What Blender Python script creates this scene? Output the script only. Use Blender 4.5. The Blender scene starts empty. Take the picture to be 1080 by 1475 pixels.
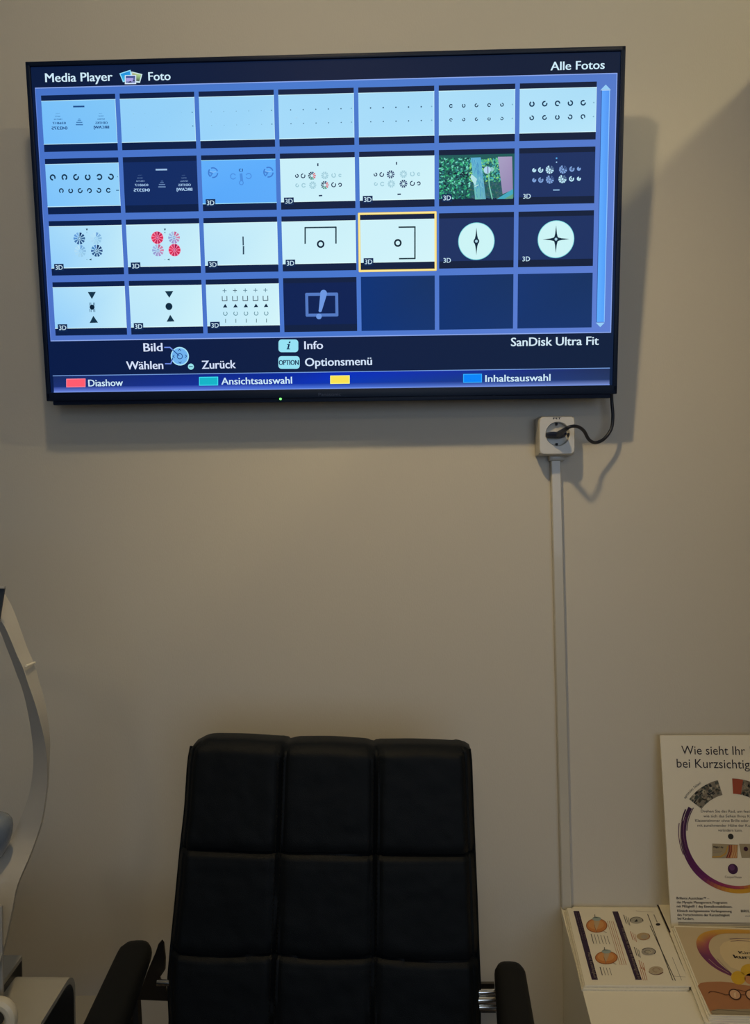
import bpy, bmesh, math, random
from mathutils import Vector, Matrix, noise
random.seed(7)
PI = math.pi
C = bpy.context.scene.collection
SC = bpy.context.scene
# ------------------------------------------------------------ camera
FPX, IW, IH = 1108.0, 1080.0, 1475.0
CAM = Vector((0.0, -1.62, 1.62))
P_, Y_, R_ = math.radians(.5), math.radians(2.0), math.radians(.5)
FW = Vector((-math.sin(Y_) * math.cos(P_), math.cos(Y_) * math.cos(P_), -math.sin(P_)))
RT0 = FW.cross(Vector((0, 0, 1))).normalized()
UP0 = RT0.cross(FW)
RT = RT0 * math.cos(R_) - UP0 * math.sin(R_)
UP = RT0 * math.sin(R_) + UP0 * math.cos(R_)
cd = bpy.data.cameras.new('camera')
cam = bpy.data.objects.new('camera', cd)
C.objects.link(cam)
cd.sensor_fit = 'HORIZONTAL'
cd.sensor_width = 36.0
cd.lens = FPX / IW * 36.0
cd.clip_start = .02
cam.matrix_world = Matrix((( RT.x, UP.x, -FW.x, CAM.x), (RT.y, UP.y, -FW.y, CAM.y), (RT.z, UP.z, -FW.z, CAM.z), (0, 0, 0, 1)))
SC.camera = cam
# ------------------------------------------------------------ world, lights, exposure
w = bpy.data.worlds.new('world')
SC.world = w
w.use_nodes = True
w.node_tree.nodes['Background'].inputs[0].default_value = (.6, .75, 1, 1)
w.node_tree.nodes['Background'].inputs[1].default_value = .4
SC.view_settings.view_transform = 'Standard'
SC.view_settings.look = 'None'
SC.view_settings.gamma = 1
SC.view_settings.use_curve_mapping = False
SC.view_settings.exposure = 0.0
LAMPS = [  # x, y, z, watts, radius, colour
    (-.24, -1.09, 2.90, 10.0, .045, (1.0, .80, .52)),
    (1.165, -1.30, 2.90, 15.0, .02, (1.0, .82, .44)),
    (-.30, -3.40, 2.90, 7.5, .05, (1.0, .84, .60)),
    (.80, -3.30, 2.90, 3.0, .06, (1.0, .84, .60)),
]
# the main downlight also has a narrow reflector beam, turned a little towards the wall and the right
bl = bpy.data.lights.new('downlight_beam', 'SPOT')
bl.energy = 34; bl.color = (1.0, .74, .36); bl.shadow_soft_size = .045; bl.spot_size = math.radians(90); bl.spot_blend = 1
bo = bpy.data.objects.new('downlight_beam', bl); C.objects.link(bo); bo.location = LAMPS[0][:3]
bo.rotation_euler = (Vector((.56, 0, .75)) - bo.location).to_track_quat('-Z', 'Y').to_euler()
for i, (x, y, z, wt, rad, col) in enumerate(LAMPS):
    l = bpy.data.lights.new('lamp_light', 'POINT')
    l.energy = wt; l.shadow_soft_size = rad; l.color = col
    o = bpy.data.objects.new('lamp_light', l); C.objects.link(o); o.location = (x, y, z)
wl = bpy.data.lights.new('cool_fill_light', 'AREA')  # cool ambient fill, added behind the viewer in the unseen window
wl.shape = 'RECTANGLE'; wl.size = 2.2; wl.size_y = 1.5; wl.energy = 23; wl.color = (.60, .76, 1.0)
wo = bpy.data.objects.new('cool_fill_light', wl); C.objects.link(wo)
wo.location = (.9, -4.55, 1.95); wo.rotation_euler = (PI / 2, 0, 0)

# ------------------------------------------------------------ helpers
def ray(px, py):
    return FW + RT * ((px - IW / 2) / FPX) + UP * ((IH / 2 - py) / FPX)
def on_y(px, py, y):
    d = ray(px, py); return CAM + d * ((y - CAM.y) / d.y)
def on_z(px, py, z):
    d = ray(px, py); return CAM + d * ((z - CAM.z) / d.z)
def lin(c):
    if isinstance(c, (int, float)): c = (c, c, c)
    return tuple((v / 255 / 12.92) if v / 255 <= .04045 else ((v / 255 + .055) / 1.055) ** 2.4 for v in c) + (1.0,)
def mat(name, col, rough=.5, metal=0, spec=.5, bump=0, bscale=200, coat=0, mottle=0, mscale=5, trans=0, lincol=False, stretch=None):
    m = bpy.data.materials.new(name); m.use_nodes = True
    nt = m.node_tree; b = nt.nodes['Principled BSDF']
    c = tuple(col) + (1,) if lincol else lin(col)
    b.inputs['Base Color'].default_value = c
    b.inputs['Roughness'].default_value = rough
    b.inputs['Metallic'].default_value = metal
    b.inputs['Specular IOR Level'].default_value = spec
    b.inputs['Coat Weight'].default_value = coat
    b.inputs['Transmission Weight'].default_value = trans
    tc = nt.nodes.new('ShaderNodeTexCoord')
    src = tc.outputs['Object']
    if stretch:
        mp = nt.nodes.new('ShaderNodeMapping'); mp.inputs['Scale'].default_value = stretch
        nt.links.new(src, mp.inputs['Vector']); src = mp.outputs['Vector']
    n2 = nt.nodes.new('ShaderNodeTexNoise'); n2.inputs['Scale'].default_value = mscale; n2.inputs['Detail'].default_value = 4
    nt.links.new(src, n2.inputs['Vector'])
    mx = nt.nodes.new('ShaderNodeMix'); mx.data_type = 'RGBA'
    k = mottle if mottle else .03
    mx.inputs['A'].default_value = tuple(v * (1 - k) for v in c[:3]) + (1,)
    mx.inputs['B'].default_value = tuple(min(1, v * (1 + k)) for v in c[:3]) + (1,)
    nt.links.new(n2.outputs['Fac'], mx.inputs['Factor'])
    nt.links.new(mx.outputs['Result'], b.inputs['Base Color'])
    if bump:
        n = nt.nodes.new('ShaderNodeTexNoise'); n.inputs['Scale'].default_value = bscale; n.inputs['Detail'].default_value = 3
        nt.links.new(src, n.inputs['Vector'])
        bp = nt.nodes.new('ShaderNodeBump'); bp.inputs['Strength'].default_value = bump; bp.inputs['Distance'].default_value = .001
        nt.links.new(n.outputs['Fac'], bp.inputs['Height']); nt.links.new(bp.outputs['Normal'], b.inputs['Normal'])
    return m
def attr_mat(name, emit, rough=.5):
    m = bpy.data.materials.new(name); m.use_nodes = True
    nt = m.node_tree; b = nt.nodes['Principled BSDF']
    a = nt.nodes.new('ShaderNodeVertexColor'); a.layer_name = 'print'
    if emit:
        b.inputs['Base Color'].default_value = (0.001, .001, .002, 1)
        b.inputs['Roughness'].default_value = .5
        b.inputs['Specular IOR Level'].default_value = .06
        nt.links.new(a.outputs['Color'], b.inputs['Emission Color']); b.inputs['Emission Strength'].default_value = emit
    else:
        b.inputs['Roughness'].default_value = rough
        b.inputs['Specular IOR Level'].default_value = .3
        nt.links.new(a.outputs['Color'], b.inputs['Base Color'])
    return m
ROOT = {}
def world_loc(o):
    return ROOT.get(o.name, Vector((0, 0, 0))) if o else Vector((0, 0, 0))
def tag(o, label=None, cat=None, group=None, kind=None):
    if label: o['label'] = label
    if cat: o['category'] = cat
    if group: o['group'] = group
    if kind: o['kind'] = kind
    return o
def thing(name, label, cat, loc, group=None):
    o = bpy.data.objects.new(name, None); C.objects.link(o); o.location = loc
    o.empty_display_size = .05
    ROOT[o.name] = Vector(loc)
    return tag(o, label, cat, group)
def obj(name, bm, m, parent=None, smooth=False, origin=None, recalc=True):
    """bm is in world coordinates; the object's origin sits at its root's origin"""
    off = world_loc(parent) if parent else (Vector(origin) if origin is not None else Vector((0, 0, 0)))
    if recalc: bmesh.ops.recalc_face_normals(bm, faces=bm.faces)
    for v in bm.verts: v.co -= off
    me = bpy.data.meshes.new(name); bm.to_mesh(me); bm.free()
    for mm in (m if isinstance(m, (list, tuple)) else [m]): me.materials.append(mm)
    if smooth:
        me.polygons.foreach_set('use_smooth', [True] * len(me.polygons))
        try: me.set_sharp_from_angle(angle=math.radians(35))
        except Exception: pass
    o = bpy.data.objects.new(name, me); C.objects.link(o)
    if parent:
        o.parent = parent; ROOT[o.name] = off
    else:
        o.location = off; ROOT[o.name] = off
    return o
def box(bm, c, s, bev=0, M=None, seg=2):
    r = bmesh.ops.create_cube(bm, size=1)
    vs = r['verts']
    for v in vs: v.co = Vector((v.co.x * s[0], v.co.y * s[1], v.co.z * s[2]))
    if bev:
        es = list({e for v in vs for e in v.link_edges})
        g = bmesh.ops.bevel(bm, geom=es, offset=bev, segments=seg, affect='EDGES', profile=.5)
        vs = list({v for f in g['faces'] for v in f.verts} | {v for v in vs if v.is_valid})
        # include all connected
        st = list(vs); seen = set(vs)
        while st:
            v = st.pop()
            for e in v.link_edges:
                o = e.other_vert(v)
                if o not in seen: seen.add(o); st.append(o)
        vs = list(seen)
    for v in vs:
        if M: v.co = M @ v.co
        v.co += Vector(c)
    return vs
def boxo(name, c, s, m, parent=None, bev=0, M=None):
    bm = bmesh.new(); box(bm, c, s, bev, M)
    return obj(name, bm, m, parent, smooth=bev > 0)
def tube(bm, pts, rad, n=12, cap=True):
    pts = [Vector(p) for p in pts]; rings = []
    rads = rad if isinstance(rad, (list, tuple)) else [rad] * len(pts)
    prev = None
    for i, p in enumerate(pts):
        t = (pts[min(i + 1, len(pts) - 1)] - pts[max(i - 1, 0)]).normalized()
        if prev is None:
            a = Vector((0, 0, 1)) if abs(t.z) < .9 else Vector((1, 0, 0))
            s = t.cross(a).normalized()
        else:
            s = (prev - t * prev.dot(t)).normalized()
        prev = s; u = t.cross(s)
        rings.append([bm.verts.new(p + (s * math.cos(2 * PI * k / n) + u * math.sin(2 * PI * k / n)) * rads[i]) for k in range(n)])
    for a, b in zip(rings, rings[1:]):
        for k in range(n): bm.faces.new((a[k], a[(k + 1) % n], b[(k + 1) % n], b[k]))
    if cap: bm.faces.new(rings[0][::-1]); bm.faces.new(rings[-1])
def loft(bm, rings, close=True, cap=True):
    rs = [[bm.verts.new(p) for p in r] for r in rings]; n = len(rs[0])
    for a, b in zip(rs, rs[1:]):
        for k in range(n if close else n - 1): bm.faces.new((a[k], a[(k + 1) % n], b[(k + 1) % n], b[k]))
    if cap: bm.faces.new(rs[0][::-1]); bm.faces.new(rs[-1])
    return rs
def prism(bm, pts, d):
    a = [Vector(p) for p in pts]; d = Vector(d)
    loft(bm, [a, [p + d for p in a]])
def spline(pts, n=8):
    pts = [Vector(p) for p in pts]; out = []
    for i in range(len(pts) - 1):
        p0, p1, p2, p3 = pts[max(i - 1, 0)], pts[i], pts[i + 1], pts[min(i + 2, len(pts) - 1)]
        for k in range(n):
            t = k / n
            out.append(.5 * ((2 * p1) + (p2 - p0) * t + (2 * p0 - 5 * p1 + 4 * p2 - p3) * t * t + (3 * p1 - p0 - 3 * p2 + p3) * t ** 3))
    out.append(pts[-1]); return out

# --- flat print: polygons in a plane's own (u, v) metres
_font = {}
def text_shape(s):
    k = s
    if k in _font: return _font[k]
    cu = bpy.data.curves.new('t', 'FONT'); cu.body = s; cu.size = 1; cu.resolution_u = 3
    cu.fill_mode = 'FRONT'
    to = bpy.data.objects.new('t', cu); C.objects.link(to)
    me = bpy.data.meshes.new_from_object(to)
    vs = [(v.co.x, v.co.y) for v in me.vertices]; fs = [tuple(p.vertices) for p in me.polygons]
    bpy.data.objects.remove(to); bpy.data.curves.remove(cu); bpy.data.meshes.remove(me)
    _font[k] = (vs, fs); return _font[k]
CAP = .729
def _cap():
    vs, _ = text_shape('H'); return max(v[1] for v in vs)
CAP = _cap()
class Plane:
    def __init__(s, O, ux, uy):
        s.O = Vector(O); s.ux = Vector(ux).normalized(); s.n = s.ux.cross(Vector(uy)).normalized(); s.uy = s.n.cross(s.ux)
    def uv(s, px, py):
        d = ray(px, py); X = CAM + d * ((s.O - CAM).dot(s.n) / d.dot(s.n)) - s.O
        return (X.dot(s.ux), X.dot(s.uy))
    def P(s, u, v, h=0): return s.O + s.ux * u + s.uy * v + s.n * h
class Print:
    STEP = .00012
    def __init__(s, pl, base=.0002):
        s.pl = pl; s.base = base; s.V = []; s.F = []; s.K = []
        s.L = 0
    def poly(s, uvs, col, L=None):
        h = s.base + (s.L if L is None else L) * s.STEP
        i0 = len(s.V)
        for (u, v) in uvs: s.V.append(s.pl.P(u, v, h))
        s.F.append(tuple(range(i0, i0 + len(uvs))))
        s.K.append([lin(c) for c in col] if isinstance(col, list) else [lin(col)] * len(uvs))
    def px(s, pts, col, L=None): s.poly([s.pl.uv(*p) for p in pts], col, L)
    def rect(s, u0, v0, u1, v1, col, L=None): s.poly([(u0, v0), (u1, v0), (u1, v1), (u0, v1)], col, L)
    def disc(s, c, r, col, L=None, n=20, a0=0, a1=2 * PI):
        s.poly([(c[0] + r * math.cos(2 * PI * k / n), c[1] + r * math.sin(2 * PI * k / n)) for k in range(n)], col, L)
    def arc(s, c, r0, r1, a0, a1, col, L=None, n=16, sx=1, col1=None):
        for k in range(n):
            t0 = a0 + (a1 - a0) * k / n; t1 = a0 + (a1 - a0) * (k + 1) / n
            p = lambda r, t: (c[0] + sx * r * math.cos(t), c[1] + r * math.sin(t))
            s.poly([p(r0, t0), p(r1, t0), p(r1, t1), p(r0, t1)], col, L)
    def line(s, pts, wd, col, L=None):
        for a, b in zip(pts, pts[1:]):
            a = Vector(a); b = Vector(b); d = (b - a); 
            if d.length < 1e-9: continue
            d.normalize(); n = Vector((-d.y, d.x)) * wd / 2; e = d * wd * .3
            s.poly([a - n - e, b - n + e, b + n + e, a + n - e], col, L)
    def pxline(s, pts, wpx, col, L=None):
        u = [s.pl.uv(*p) for p in pts]
        q0 = s.pl.uv(pts[0][0], pts[0][1]); q1 = s.pl.uv(pts[0][0] + 1, pts[0][1])
        s.line(u, wpx * math.hypot(q1[0] - q0[0], q1[1] - q0[1]), col, L)
    def text(s, st, p0, p1, cap, col, L=None, bold=0.0, mirror=False):
        """baseline from p0 to p1 (uv), cap height cap (m)"""
        vs, fs = text_shape(st)
        x0 = min(v[0] for v in vs); x1 = max(v[0] for v in vs)
        p0 = Vector(p0); p1 = Vector(p1); d = p1 - p0; n = Vector((-d.y, d.x)).normalized()
        sh = d.normalized() * cap * bold * 2.2
        for rep in ((0,) if bold <= 0 else (-1, 1)):
            for f in fs:
                q = []
                for i in f:
                    t = (vs[i][0] - x0) / (x1 - x0)
                    if mirror: t = 1 - t
                    q.append(p0 + d * t + n * (vs[i][1] / CAP * cap) + sh * rep)
                s.poly(q[::-1] if mirror else q, col, L)
    def pxtext(s, st, a, b, cappx, col, L=None, bold=0.0, mirror=False):
        p0 = s.pl.uv(*a); p1 = s.pl.uv(*b); q = s.pl.uv(a[0], a[1] - cappx)
        s.text(st, p0, p1, math.hypot(q[0] - p0[0], q[1] - p0[1]), col, L, bold, mirror)
    def build(s, name, m, parent):
        off = world_loc(parent)
        me = bpy.data.meshes.new(name)
        me.from_pydata([v - off for v in s.V], [], s.F); me.materials.append(m)
        ca = me.color_attributes.new('print', 'FLOAT_COLOR', 'CORNER')
        buf = []
        for k in s.K:
            for c in k: buf.extend(c)
        ca.data.foreach_set('color', buf)
        o = bpy.data.objects.new(name, me); C.objects.link(o); o.parent = parent; ROOT[o.name] = off
        return o

# ------------------------------------------------------------ materials
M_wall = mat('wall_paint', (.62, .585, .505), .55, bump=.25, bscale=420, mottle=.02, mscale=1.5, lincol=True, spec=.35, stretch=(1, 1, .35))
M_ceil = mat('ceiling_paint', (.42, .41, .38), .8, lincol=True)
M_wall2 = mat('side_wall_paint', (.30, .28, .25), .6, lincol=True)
M_floor = mat('floor_wood', (.10, .065, .04), .45, lincol=True, mottle=.4, mscale=3, stretch=(1, 8, 1))
M_white = mat('white_laminate', (.82, .775, .64), .4, lincol=True, mottle=.02)
M_plast = mat('white_plastic', (.56, .535, .46), .3, lincol=True, coat=.2)
M_blk = mat('black_plastic_blue_bloom', (.005, .013, .040), .45, lincol=True, spec=.2)  # black bezel; blue bloom from the screen is put into its colour
M_blkmat = mat('black_matte_plastic', (.006, .009, .018), .6, lincol=True)
M_cord = mat('dark_navy_rubber', (.006, .010, .022), .45, lincol=True)
M_plug = mat('dark_blue_plastic', (.004, .014, .055), .4, lincol=True)
M_insert = mat('grey_blue_plastic', (.045, .062, .11), .5, lincol=True)
M_leather = mat('black_leather', (.0030, .0046, .0064), .52, lincol=True, spec=.16, bump=.5, bscale=900, mottle=.15, mscale=6)
M_armpad = mat('black_foam', (.0042, .0048, .0048), .65, lincol=True, spec=.2)
M_chrome = mat('chrome', (.75, .72, .65), .15, metal=1, lincol=True)
M_steel = mat('dark_steel', (.10, .09, .075), .35, metal=1, lincol=True)
M_paper = mat('paper_white', (.80, .745, .60), .5, lincol=True, mottle=.01)
M_paperd = mat('paper_edges', (.66, .61, .48), .7, lincol=True, mottle=.25, mscale=300)
M_instr = mat('instrument_white', (.50, .475, .42), .35, lincol=True, coat=.1)
M_instrg = mat('instrument_grey', (.30, .285, .25), .5, lincol=True)
M_house = mat('instrument_housing', (.36, .34, .28), .4, lincol=True)
M_instrd = mat('instrument_dark', (.02, .02, .019), .3, lincol=True)
M_cup = mat('bluish_silicone', (.22, .26, .31), .25, lincol=True, coat=.3, trans=.2)
M_cream = mat('cream_plastic', (.60, .55, .42), .35, lincol=True)
M_mark = mat('ivory_plastic', (.85, .80, .66), .35, lincol=True)
M_band = mat('slate_rubber', (.035, .045, .06), .4, lincol=True)
M_screen = attr_mat('screen_light', 1.0)
M_print = attr_mat('printed_ink', 0, .45)
def emitm(name, col, s):
    m = bpy.data.materials.new(name); m.use_nodes = True; b = m.node_tree.nodes['Principled BSDF']
    b.inputs['Emission Color'].default_value = lin(col); b.inputs['Emission Strength'].default_value = s
    b.inputs['Base Color'].default_value = lin(col); return m
M_led = emitm('green_led', (120, 255, 120), 1.5)
M_lampglow = emitm('lamp_diffuser', (255, 235, 200), 4)

# ------------------------------------------------------------ room shell
def slab(name, c, s, m):
    o = boxo(name, c, s, m); o['kind'] = 'structure'; return o
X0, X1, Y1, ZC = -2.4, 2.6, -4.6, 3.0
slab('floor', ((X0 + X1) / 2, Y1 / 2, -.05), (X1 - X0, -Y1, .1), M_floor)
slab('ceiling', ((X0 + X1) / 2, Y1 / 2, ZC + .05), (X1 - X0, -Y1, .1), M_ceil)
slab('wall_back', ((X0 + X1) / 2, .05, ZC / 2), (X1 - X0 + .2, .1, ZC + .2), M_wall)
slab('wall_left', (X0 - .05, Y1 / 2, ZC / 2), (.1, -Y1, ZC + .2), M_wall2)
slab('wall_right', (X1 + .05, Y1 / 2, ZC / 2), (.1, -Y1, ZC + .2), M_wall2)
# wall behind the viewer with an opening for the added, unseen window
bm = bmesh.new()
for c, sz in ((((X0 - .25) / 2, Y1 - .05, 1.5), (-.25 - X0, .1, 3.2)), (((X1 + 2.05) / 2, Y1 - .05, 1.5), (X1 - 2.05, .1, 3.2)), ((.9, Y1 - .05, .535), (2.3, .1, 1.27)), ((.9, Y1 - .05, 2.915), (2.3, .1, .37))):
    box(bm, c, sz)
o = obj('wall_front', bm, M_wall2); o['kind'] = 'structure'
bm = bmesh.new()
for c, sz in (((.9, Y1 - .05, 1.20), (2.3, .08, .06)), ((.9, Y1 - .05, 2.70), (2.3, .08, .06)), ((-.22, Y1 - .05, 1.95), (.06, .08, 1.44)), ((2.02, Y1 - .05, 1.95), (.06, .08, 1.44)), ((.9, Y1 - .05, 1.95), (.05, .07, 1.44))):
    box(bm, c, sz)
o = obj('added_window_1', bm, M_white); o['kind'] = 'structure'  # unseen frame, added to go with the cool fill light
# half-height partition just to the right; its top edge throws the slanting shadow line
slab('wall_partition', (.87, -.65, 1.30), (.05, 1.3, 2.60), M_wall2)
for i, (x, y, z, *_r) in enumerate(LAMPS):
    t = thing('ceiling_light', ['round ceiling spotlight above the television', 'round ceiling spotlight beyond the partition', 'round ceiling spotlight far behind the viewer, left of two', 'round ceiling spotlight far behind the viewer, right of two'][i], 'ceiling light', (x, y, ZC))
    bm = bmesh.new(); tube(bm, [(x, y, ZC), (x, y, ZC - .03)], .07, 24); obj('housing', bm, M_white, t, True)
    bm = bmesh.new(); tube(bm, [(x, y, ZC - .03), (x, y, ZC - .034)], .05, 24); obj('diffuser', bm, M_lampglow, t)

# ------------------------------------------------------------ television
q = (-.1441, 2.1562, .1201, .1128, .0046, .0001, 1.1405, .6445)
cx, sx = math.cos(q[3]), math.sin(q[3])
tvup = Matrix.Rotation(q[4], 3, 'Z') @ Vector((0, -sx, cx)); tvrt = Matrix.Rotation(q[4], 3, 'Z') @ Vector((1, 0, 0))
tvc = Vector((q[0], -q[2], q[1])); TW, TH = q[6], q[7]
TP = Plane(tvc, tvrt, tvup)
TM = Matrix((( tvrt.x, tvup.x, TP.n.x), (tvrt.y, tvup.y, TP.n.y), (tvrt.z, tvup.z, TP.n.z)))   # local (u, v, n)
tv = thing('television', 'wide black flat television tilted forward on the wall, showing a photo grid', 'television', (q[0], 0, q[1]))
def tvbox(bm, u, v, h, su, sv, sh, bev=0): box(bm, TP.P(u, v, h), (su, sv, sh), bev, TM)
bm = bmesh.new(); tvbox(bm, 0, 0, -.016, TW, TH, .022, .002); obj('cabinet', bm, M_blkmat, tv, True)
bm = bmesh.new(); tvbox(bm, 0, -.05, -.036, .80, .42, .026, .01); obj('back_cover', bm, M_blkmat, tv, True)
bm = bmesh.new()
bz = .0085
tvbox(bm, 0, TH / 2 - bz / 2, -.001, TW, bz, .010, .0015)
tvbox(bm, 0, -TH / 2 + bz, -.001, TW, bz * 2, .010, .0015)
tvbox(bm, -TW / 2 + bz / 2, 0, -.001, bz, TH, .010, .0015)
tvbox(bm, TW / 2 - bz / 2, 0, -.001, bz, TH, .010, .0015)
tvbox(bm, 0, -TH / 2 - .003, -.008, TW - .022, .010, .016, .002)
obj('bezel', bm, M_blk, tv, True)
for u in (-.2, .2):
    bm = bmesh.new(); tvbox(bm, u, 0, -.054, .03, .44, .012); obj('bracket_rail', bm, M_steel, tv)
bm = bmesh.new(); box(bm, (q[0], -.008, q[1]), (.5, .016, .2)); 
for u in (-.2, .2):
    tube(bm, [(q[0] + u, -.01, q[1] + .07), (q[0] + u, -.075, q[1] + .07)], .008, 8)
    tube(bm, [(q[0] + u, -.01, q[1] - .07), (q[0] + u, -.045, q[1] - .07)], .008, 8)
obj('wall_mount', bm, M_steel, tv)
# screen picture
UL, UR, VT, VB = -.5555, .5560, .2755, -.3045
DK = (13, 30, 66); HD = (12, 28, 58)
pr = Print(TP, -.0008)
pr.rect(-TW / 2 + .006, -TH / 2 + .013, TW / 2 - .006, TH / 2 - .006, [(9, 28, 72), (17, 33, 62), (20, 31, 54), (11, 28, 62)], 0)
# light blue panel with a thin bright rim
PB = -.2025
pr.poly([(UL, PB), (0, PB), (0, VT), (UL, VT)], [(78, 114, 200), (72, 118, 206), (72, 122, 206), (70, 114, 200)], 1)
pr.poly([(0, PB), (UR, PB), (UR, VT), (0, VT)], [(72, 118, 206), (96, 128, 212), (84, 122, 202), (72, 122, 206)], 1)
RIM = (140, 168, 236)
pr.line([(UL, VT), (UR, VT)], .0016, RIM, 2); pr.line([(UL, PB), (UR, PB)], .0018, RIM, 2)
pr.line([(UL, VT), (UL, PB)], .0014, (100, 132, 216), 2); pr.line([(UR, VT), (UR, PB)], .0016, RIM, 2)
# scroll bar
SU0, SU1 = .5278, .5430
pr.rect(SU0, -.1823, SU1, .2458, [(96, 176, 255), (84, 160, 252), (84, 150, 245), (96, 168, 255)], 2)
pr.line([(SU0, -.1823), (SU0, .2458)], .0016, (60, 100, 176), 3); pr.line([(SU1, -.1823), (SU1, .2458)], .0014, (140, 196, 255), 3)
pr.line([(SU0 - .001, .2462), (SU1 + .001, .2462)], .0016, (190, 226, 250), 3)
for sg, y0 in ((1, .2475), (-1, -.1838)):
    pr.poly([(SU0 - .001, y0), (SU1 + .001, y0), ((SU0 + SU1) / 2, y0 + sg * .0085)], (150, 205, 245), 3)
# colour key bar
BT, BB = -.2716, -.3040
pr.rect(UL, BB, -.1, BT, [(30, 52, 120), (14, 52, 170), (8, 40, 150), (24, 44, 98)], 1)
pr.rect(-.1, BB, .05, BT, [(14, 52, 170), (12, 62, 168), (4, 46, 190), (8, 40, 150)], 1)
pr.rect(.05, BB, UR, BT, [(12, 62, 168), (40, 60, 104), (34, 48, 88), (4, 46, 190)], 1)
pr.rect(UL, BB, -.05, BB + .010, [(104, 130, 220), (76, 118, 225), (18, 56, 170), (40, 62, 140)], 2)
pr.rect(-.05, BB, UR, BB + .010, [(76, 118, 225), (120, 140, 205), (44, 62, 110), (18, 56, 170)], 2)
pr.line([(UL, BT), (UR, BT)], .0014, (120, 160, 225), 2); pr.line([(UL, BB), (UR, BB)], .0016, (120, 150, 228), 3)
def chip(x0, y0, x1, y1, c):
    pr.px([(x0, y1), (x1, y1 - .4), (x1, y0 - .4), (x0, y0)], tuple(min(255, v + 45) for v in c), 3)
    pr.px([(x0 + 1, y1 - 1), (x1 - 1, y1 - 1.4), (x1 - 1, y0 + .6), (x0 + 1, y0 + 1)], c, 4)
chip(95.3, 545.6, 123, 558, (255, 92, 112)); chip(286.5, 543, 314, 555.5, (22, 180, 200))
chip(475.5, 541, 503.5, 553, (250, 226, 84)); chip(667, 538.7, 694, 551.3, (8, 134, 250))
screen = pr.build('screen', M_screen, tv)
screen['label'] = 'lit blue media menu display'
TXT = (206, 234, 250)
def caption(st, a, b, cap, col=TXT, bold=.012):
    p = Print(TP, -.0008); p.L = 5; p.pxtext(st, a, b, cap, col, None, bold); return p
def cap_o(*a, **k): return caption(*a, **k).build('caption', M_screen, screen)
cap_o('Media Player', (65.5, 118.2), (162, 116.4), 12.6)
cap_o('Foto', (214, 116), (245.5, 115.2), 12)
cap_o('Alle Fotos', (793, 101.3), (870.5, 99), 12.2)
cap_o('Bild', (207, 506.3), (234, 505.8), 11.8, (214, 226, 252)); cap_o('Wählen', (182.2, 532.2), (235, 531.5), 11.6, (214, 226, 252))
cap_o('Zurück', (291, 531.3), (339.5, 530.2), 11.6, (214, 226, 252)); cap_o('Info', (438.5, 503), (465, 502.6), 11.4, (214, 226, 252))
cap_o('Optionsmenü', (439.5, 527.4), (535.5, 525.6), 11.4, (210, 228, 252)); cap_o('SanDisk Ultra Fit', (736, 498.6), (862, 496.6), 12, (210, 232, 246))
cap_o('Diashow', (127.5, 556.6), (177, 555.8), 9.6); cap_o('Ansichtsauswahl', (319, 554), (420.5, 552.5), 9.8)
cap_o('Inhaltsauswahl', (699, 550.1), (792.5, 548.6), 9.8)
# header picture icon (three overlapping snapshots)
def Z(x0, y0, s): return lambda x, y: (x0 + x / s, y0 + y / s)
p = Print(TP, -.0008); z = Z(170, 95, 27)
p.px([z(190, 630), z(50, 290), z(480, 150), z(590, 520)], (150, 222, 250), 5)
p.px([z(215, 600), z(95, 315), z(455, 200), z(500, 480)], [(70, 200, 235), (20, 140, 220), (28, 130, 215), (60, 190, 245)], 6)
p.px([z(520, 620), z(520, 215), z(945, 320), z(850, 660)], (205, 232, 240), 7)
p.px([z(560, 560), z(545, 250), z(900, 345), z(830, 600)], [(40, 60, 70), (190, 190, 150), (180, 220, 150), (50, 60, 60)], 8)
p.px([z(265, 710), z(265, 365), z(710, 360), z(705, 705)], (214, 232, 250), 9)
p.px([z(305, 670), z(300, 395), z(670, 390), z(668, 668)], [(130, 140, 190), (20, 50, 130), (40, 60, 130), (140, 150, 200)], 10)
p.px([z(320, 600), z(320, 470), z(600, 470), z(560, 600)], (170, 160, 225), 11)
p.px([z(380, 650), z(480, 590), z(540, 640)], (20, 26, 60), 12); p.px([z(580, 600), z(620, 540), z(665, 600)], (14, 20, 50), 12)
p.build('photo_icon', M_screen, screen)
# navigation ring icon
p = Print(TP, -.0008); z = Z(195, 485, 11.37)
c0 = TP.uv(*z(727, 320)); pxm = .00134
p.disc(c0, 13.6 * pxm, (170, 228, 250), 5, 28); p.disc(c0, 12 * pxm, (112, 178, 238), 6, 28)
p.arc(c0, 3.4 * pxm, 4.4 * pxm, 0, 2 * PI, (20, 60, 130), 7, 20)
LN = (110, 140, 232)
p.pxline([z(478, 175), z(565, 175), z(610, 215)], 1.5, LN, 8); p.pxline([z(610, 215), z(715, 310)], 1.3, (20, 70, 150), 8)
p.pxline([z(490, 443), z(580, 443), z(600, 390)], 1.5, LN, 8); p.pxline([z(600, 390), z(610, 350)], 1.3, (30, 80, 160), 8)
for dx, dy in ((0, 1), (0, -1), (1, 0), (-1, 0)):
    c1 = Vector(c0) + Vector((dx, dy)) * 9.2 * pxm; t = Vector((dx, dy)) * 1.1 * pxm; s_ = Vector((dy, -dx)) * 2 * pxm
    p.line([c1 - t + s_, c1 + t, c1 - t - s_], .9 * pxm, (22, 62, 120), 8)
c2 = TP.uv(*z(908, 490)); p.disc(c2, 4.5 * pxm, (150, 226, 236), 5); p.line([(c2[0] - 2.4 * pxm, c2[1]), (c2[0] + 2.4 * pxm, c2[1])], 1.3 * pxm, (30, 90, 110), 6)
p.build('navigation_icon', M_screen, screen)
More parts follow.
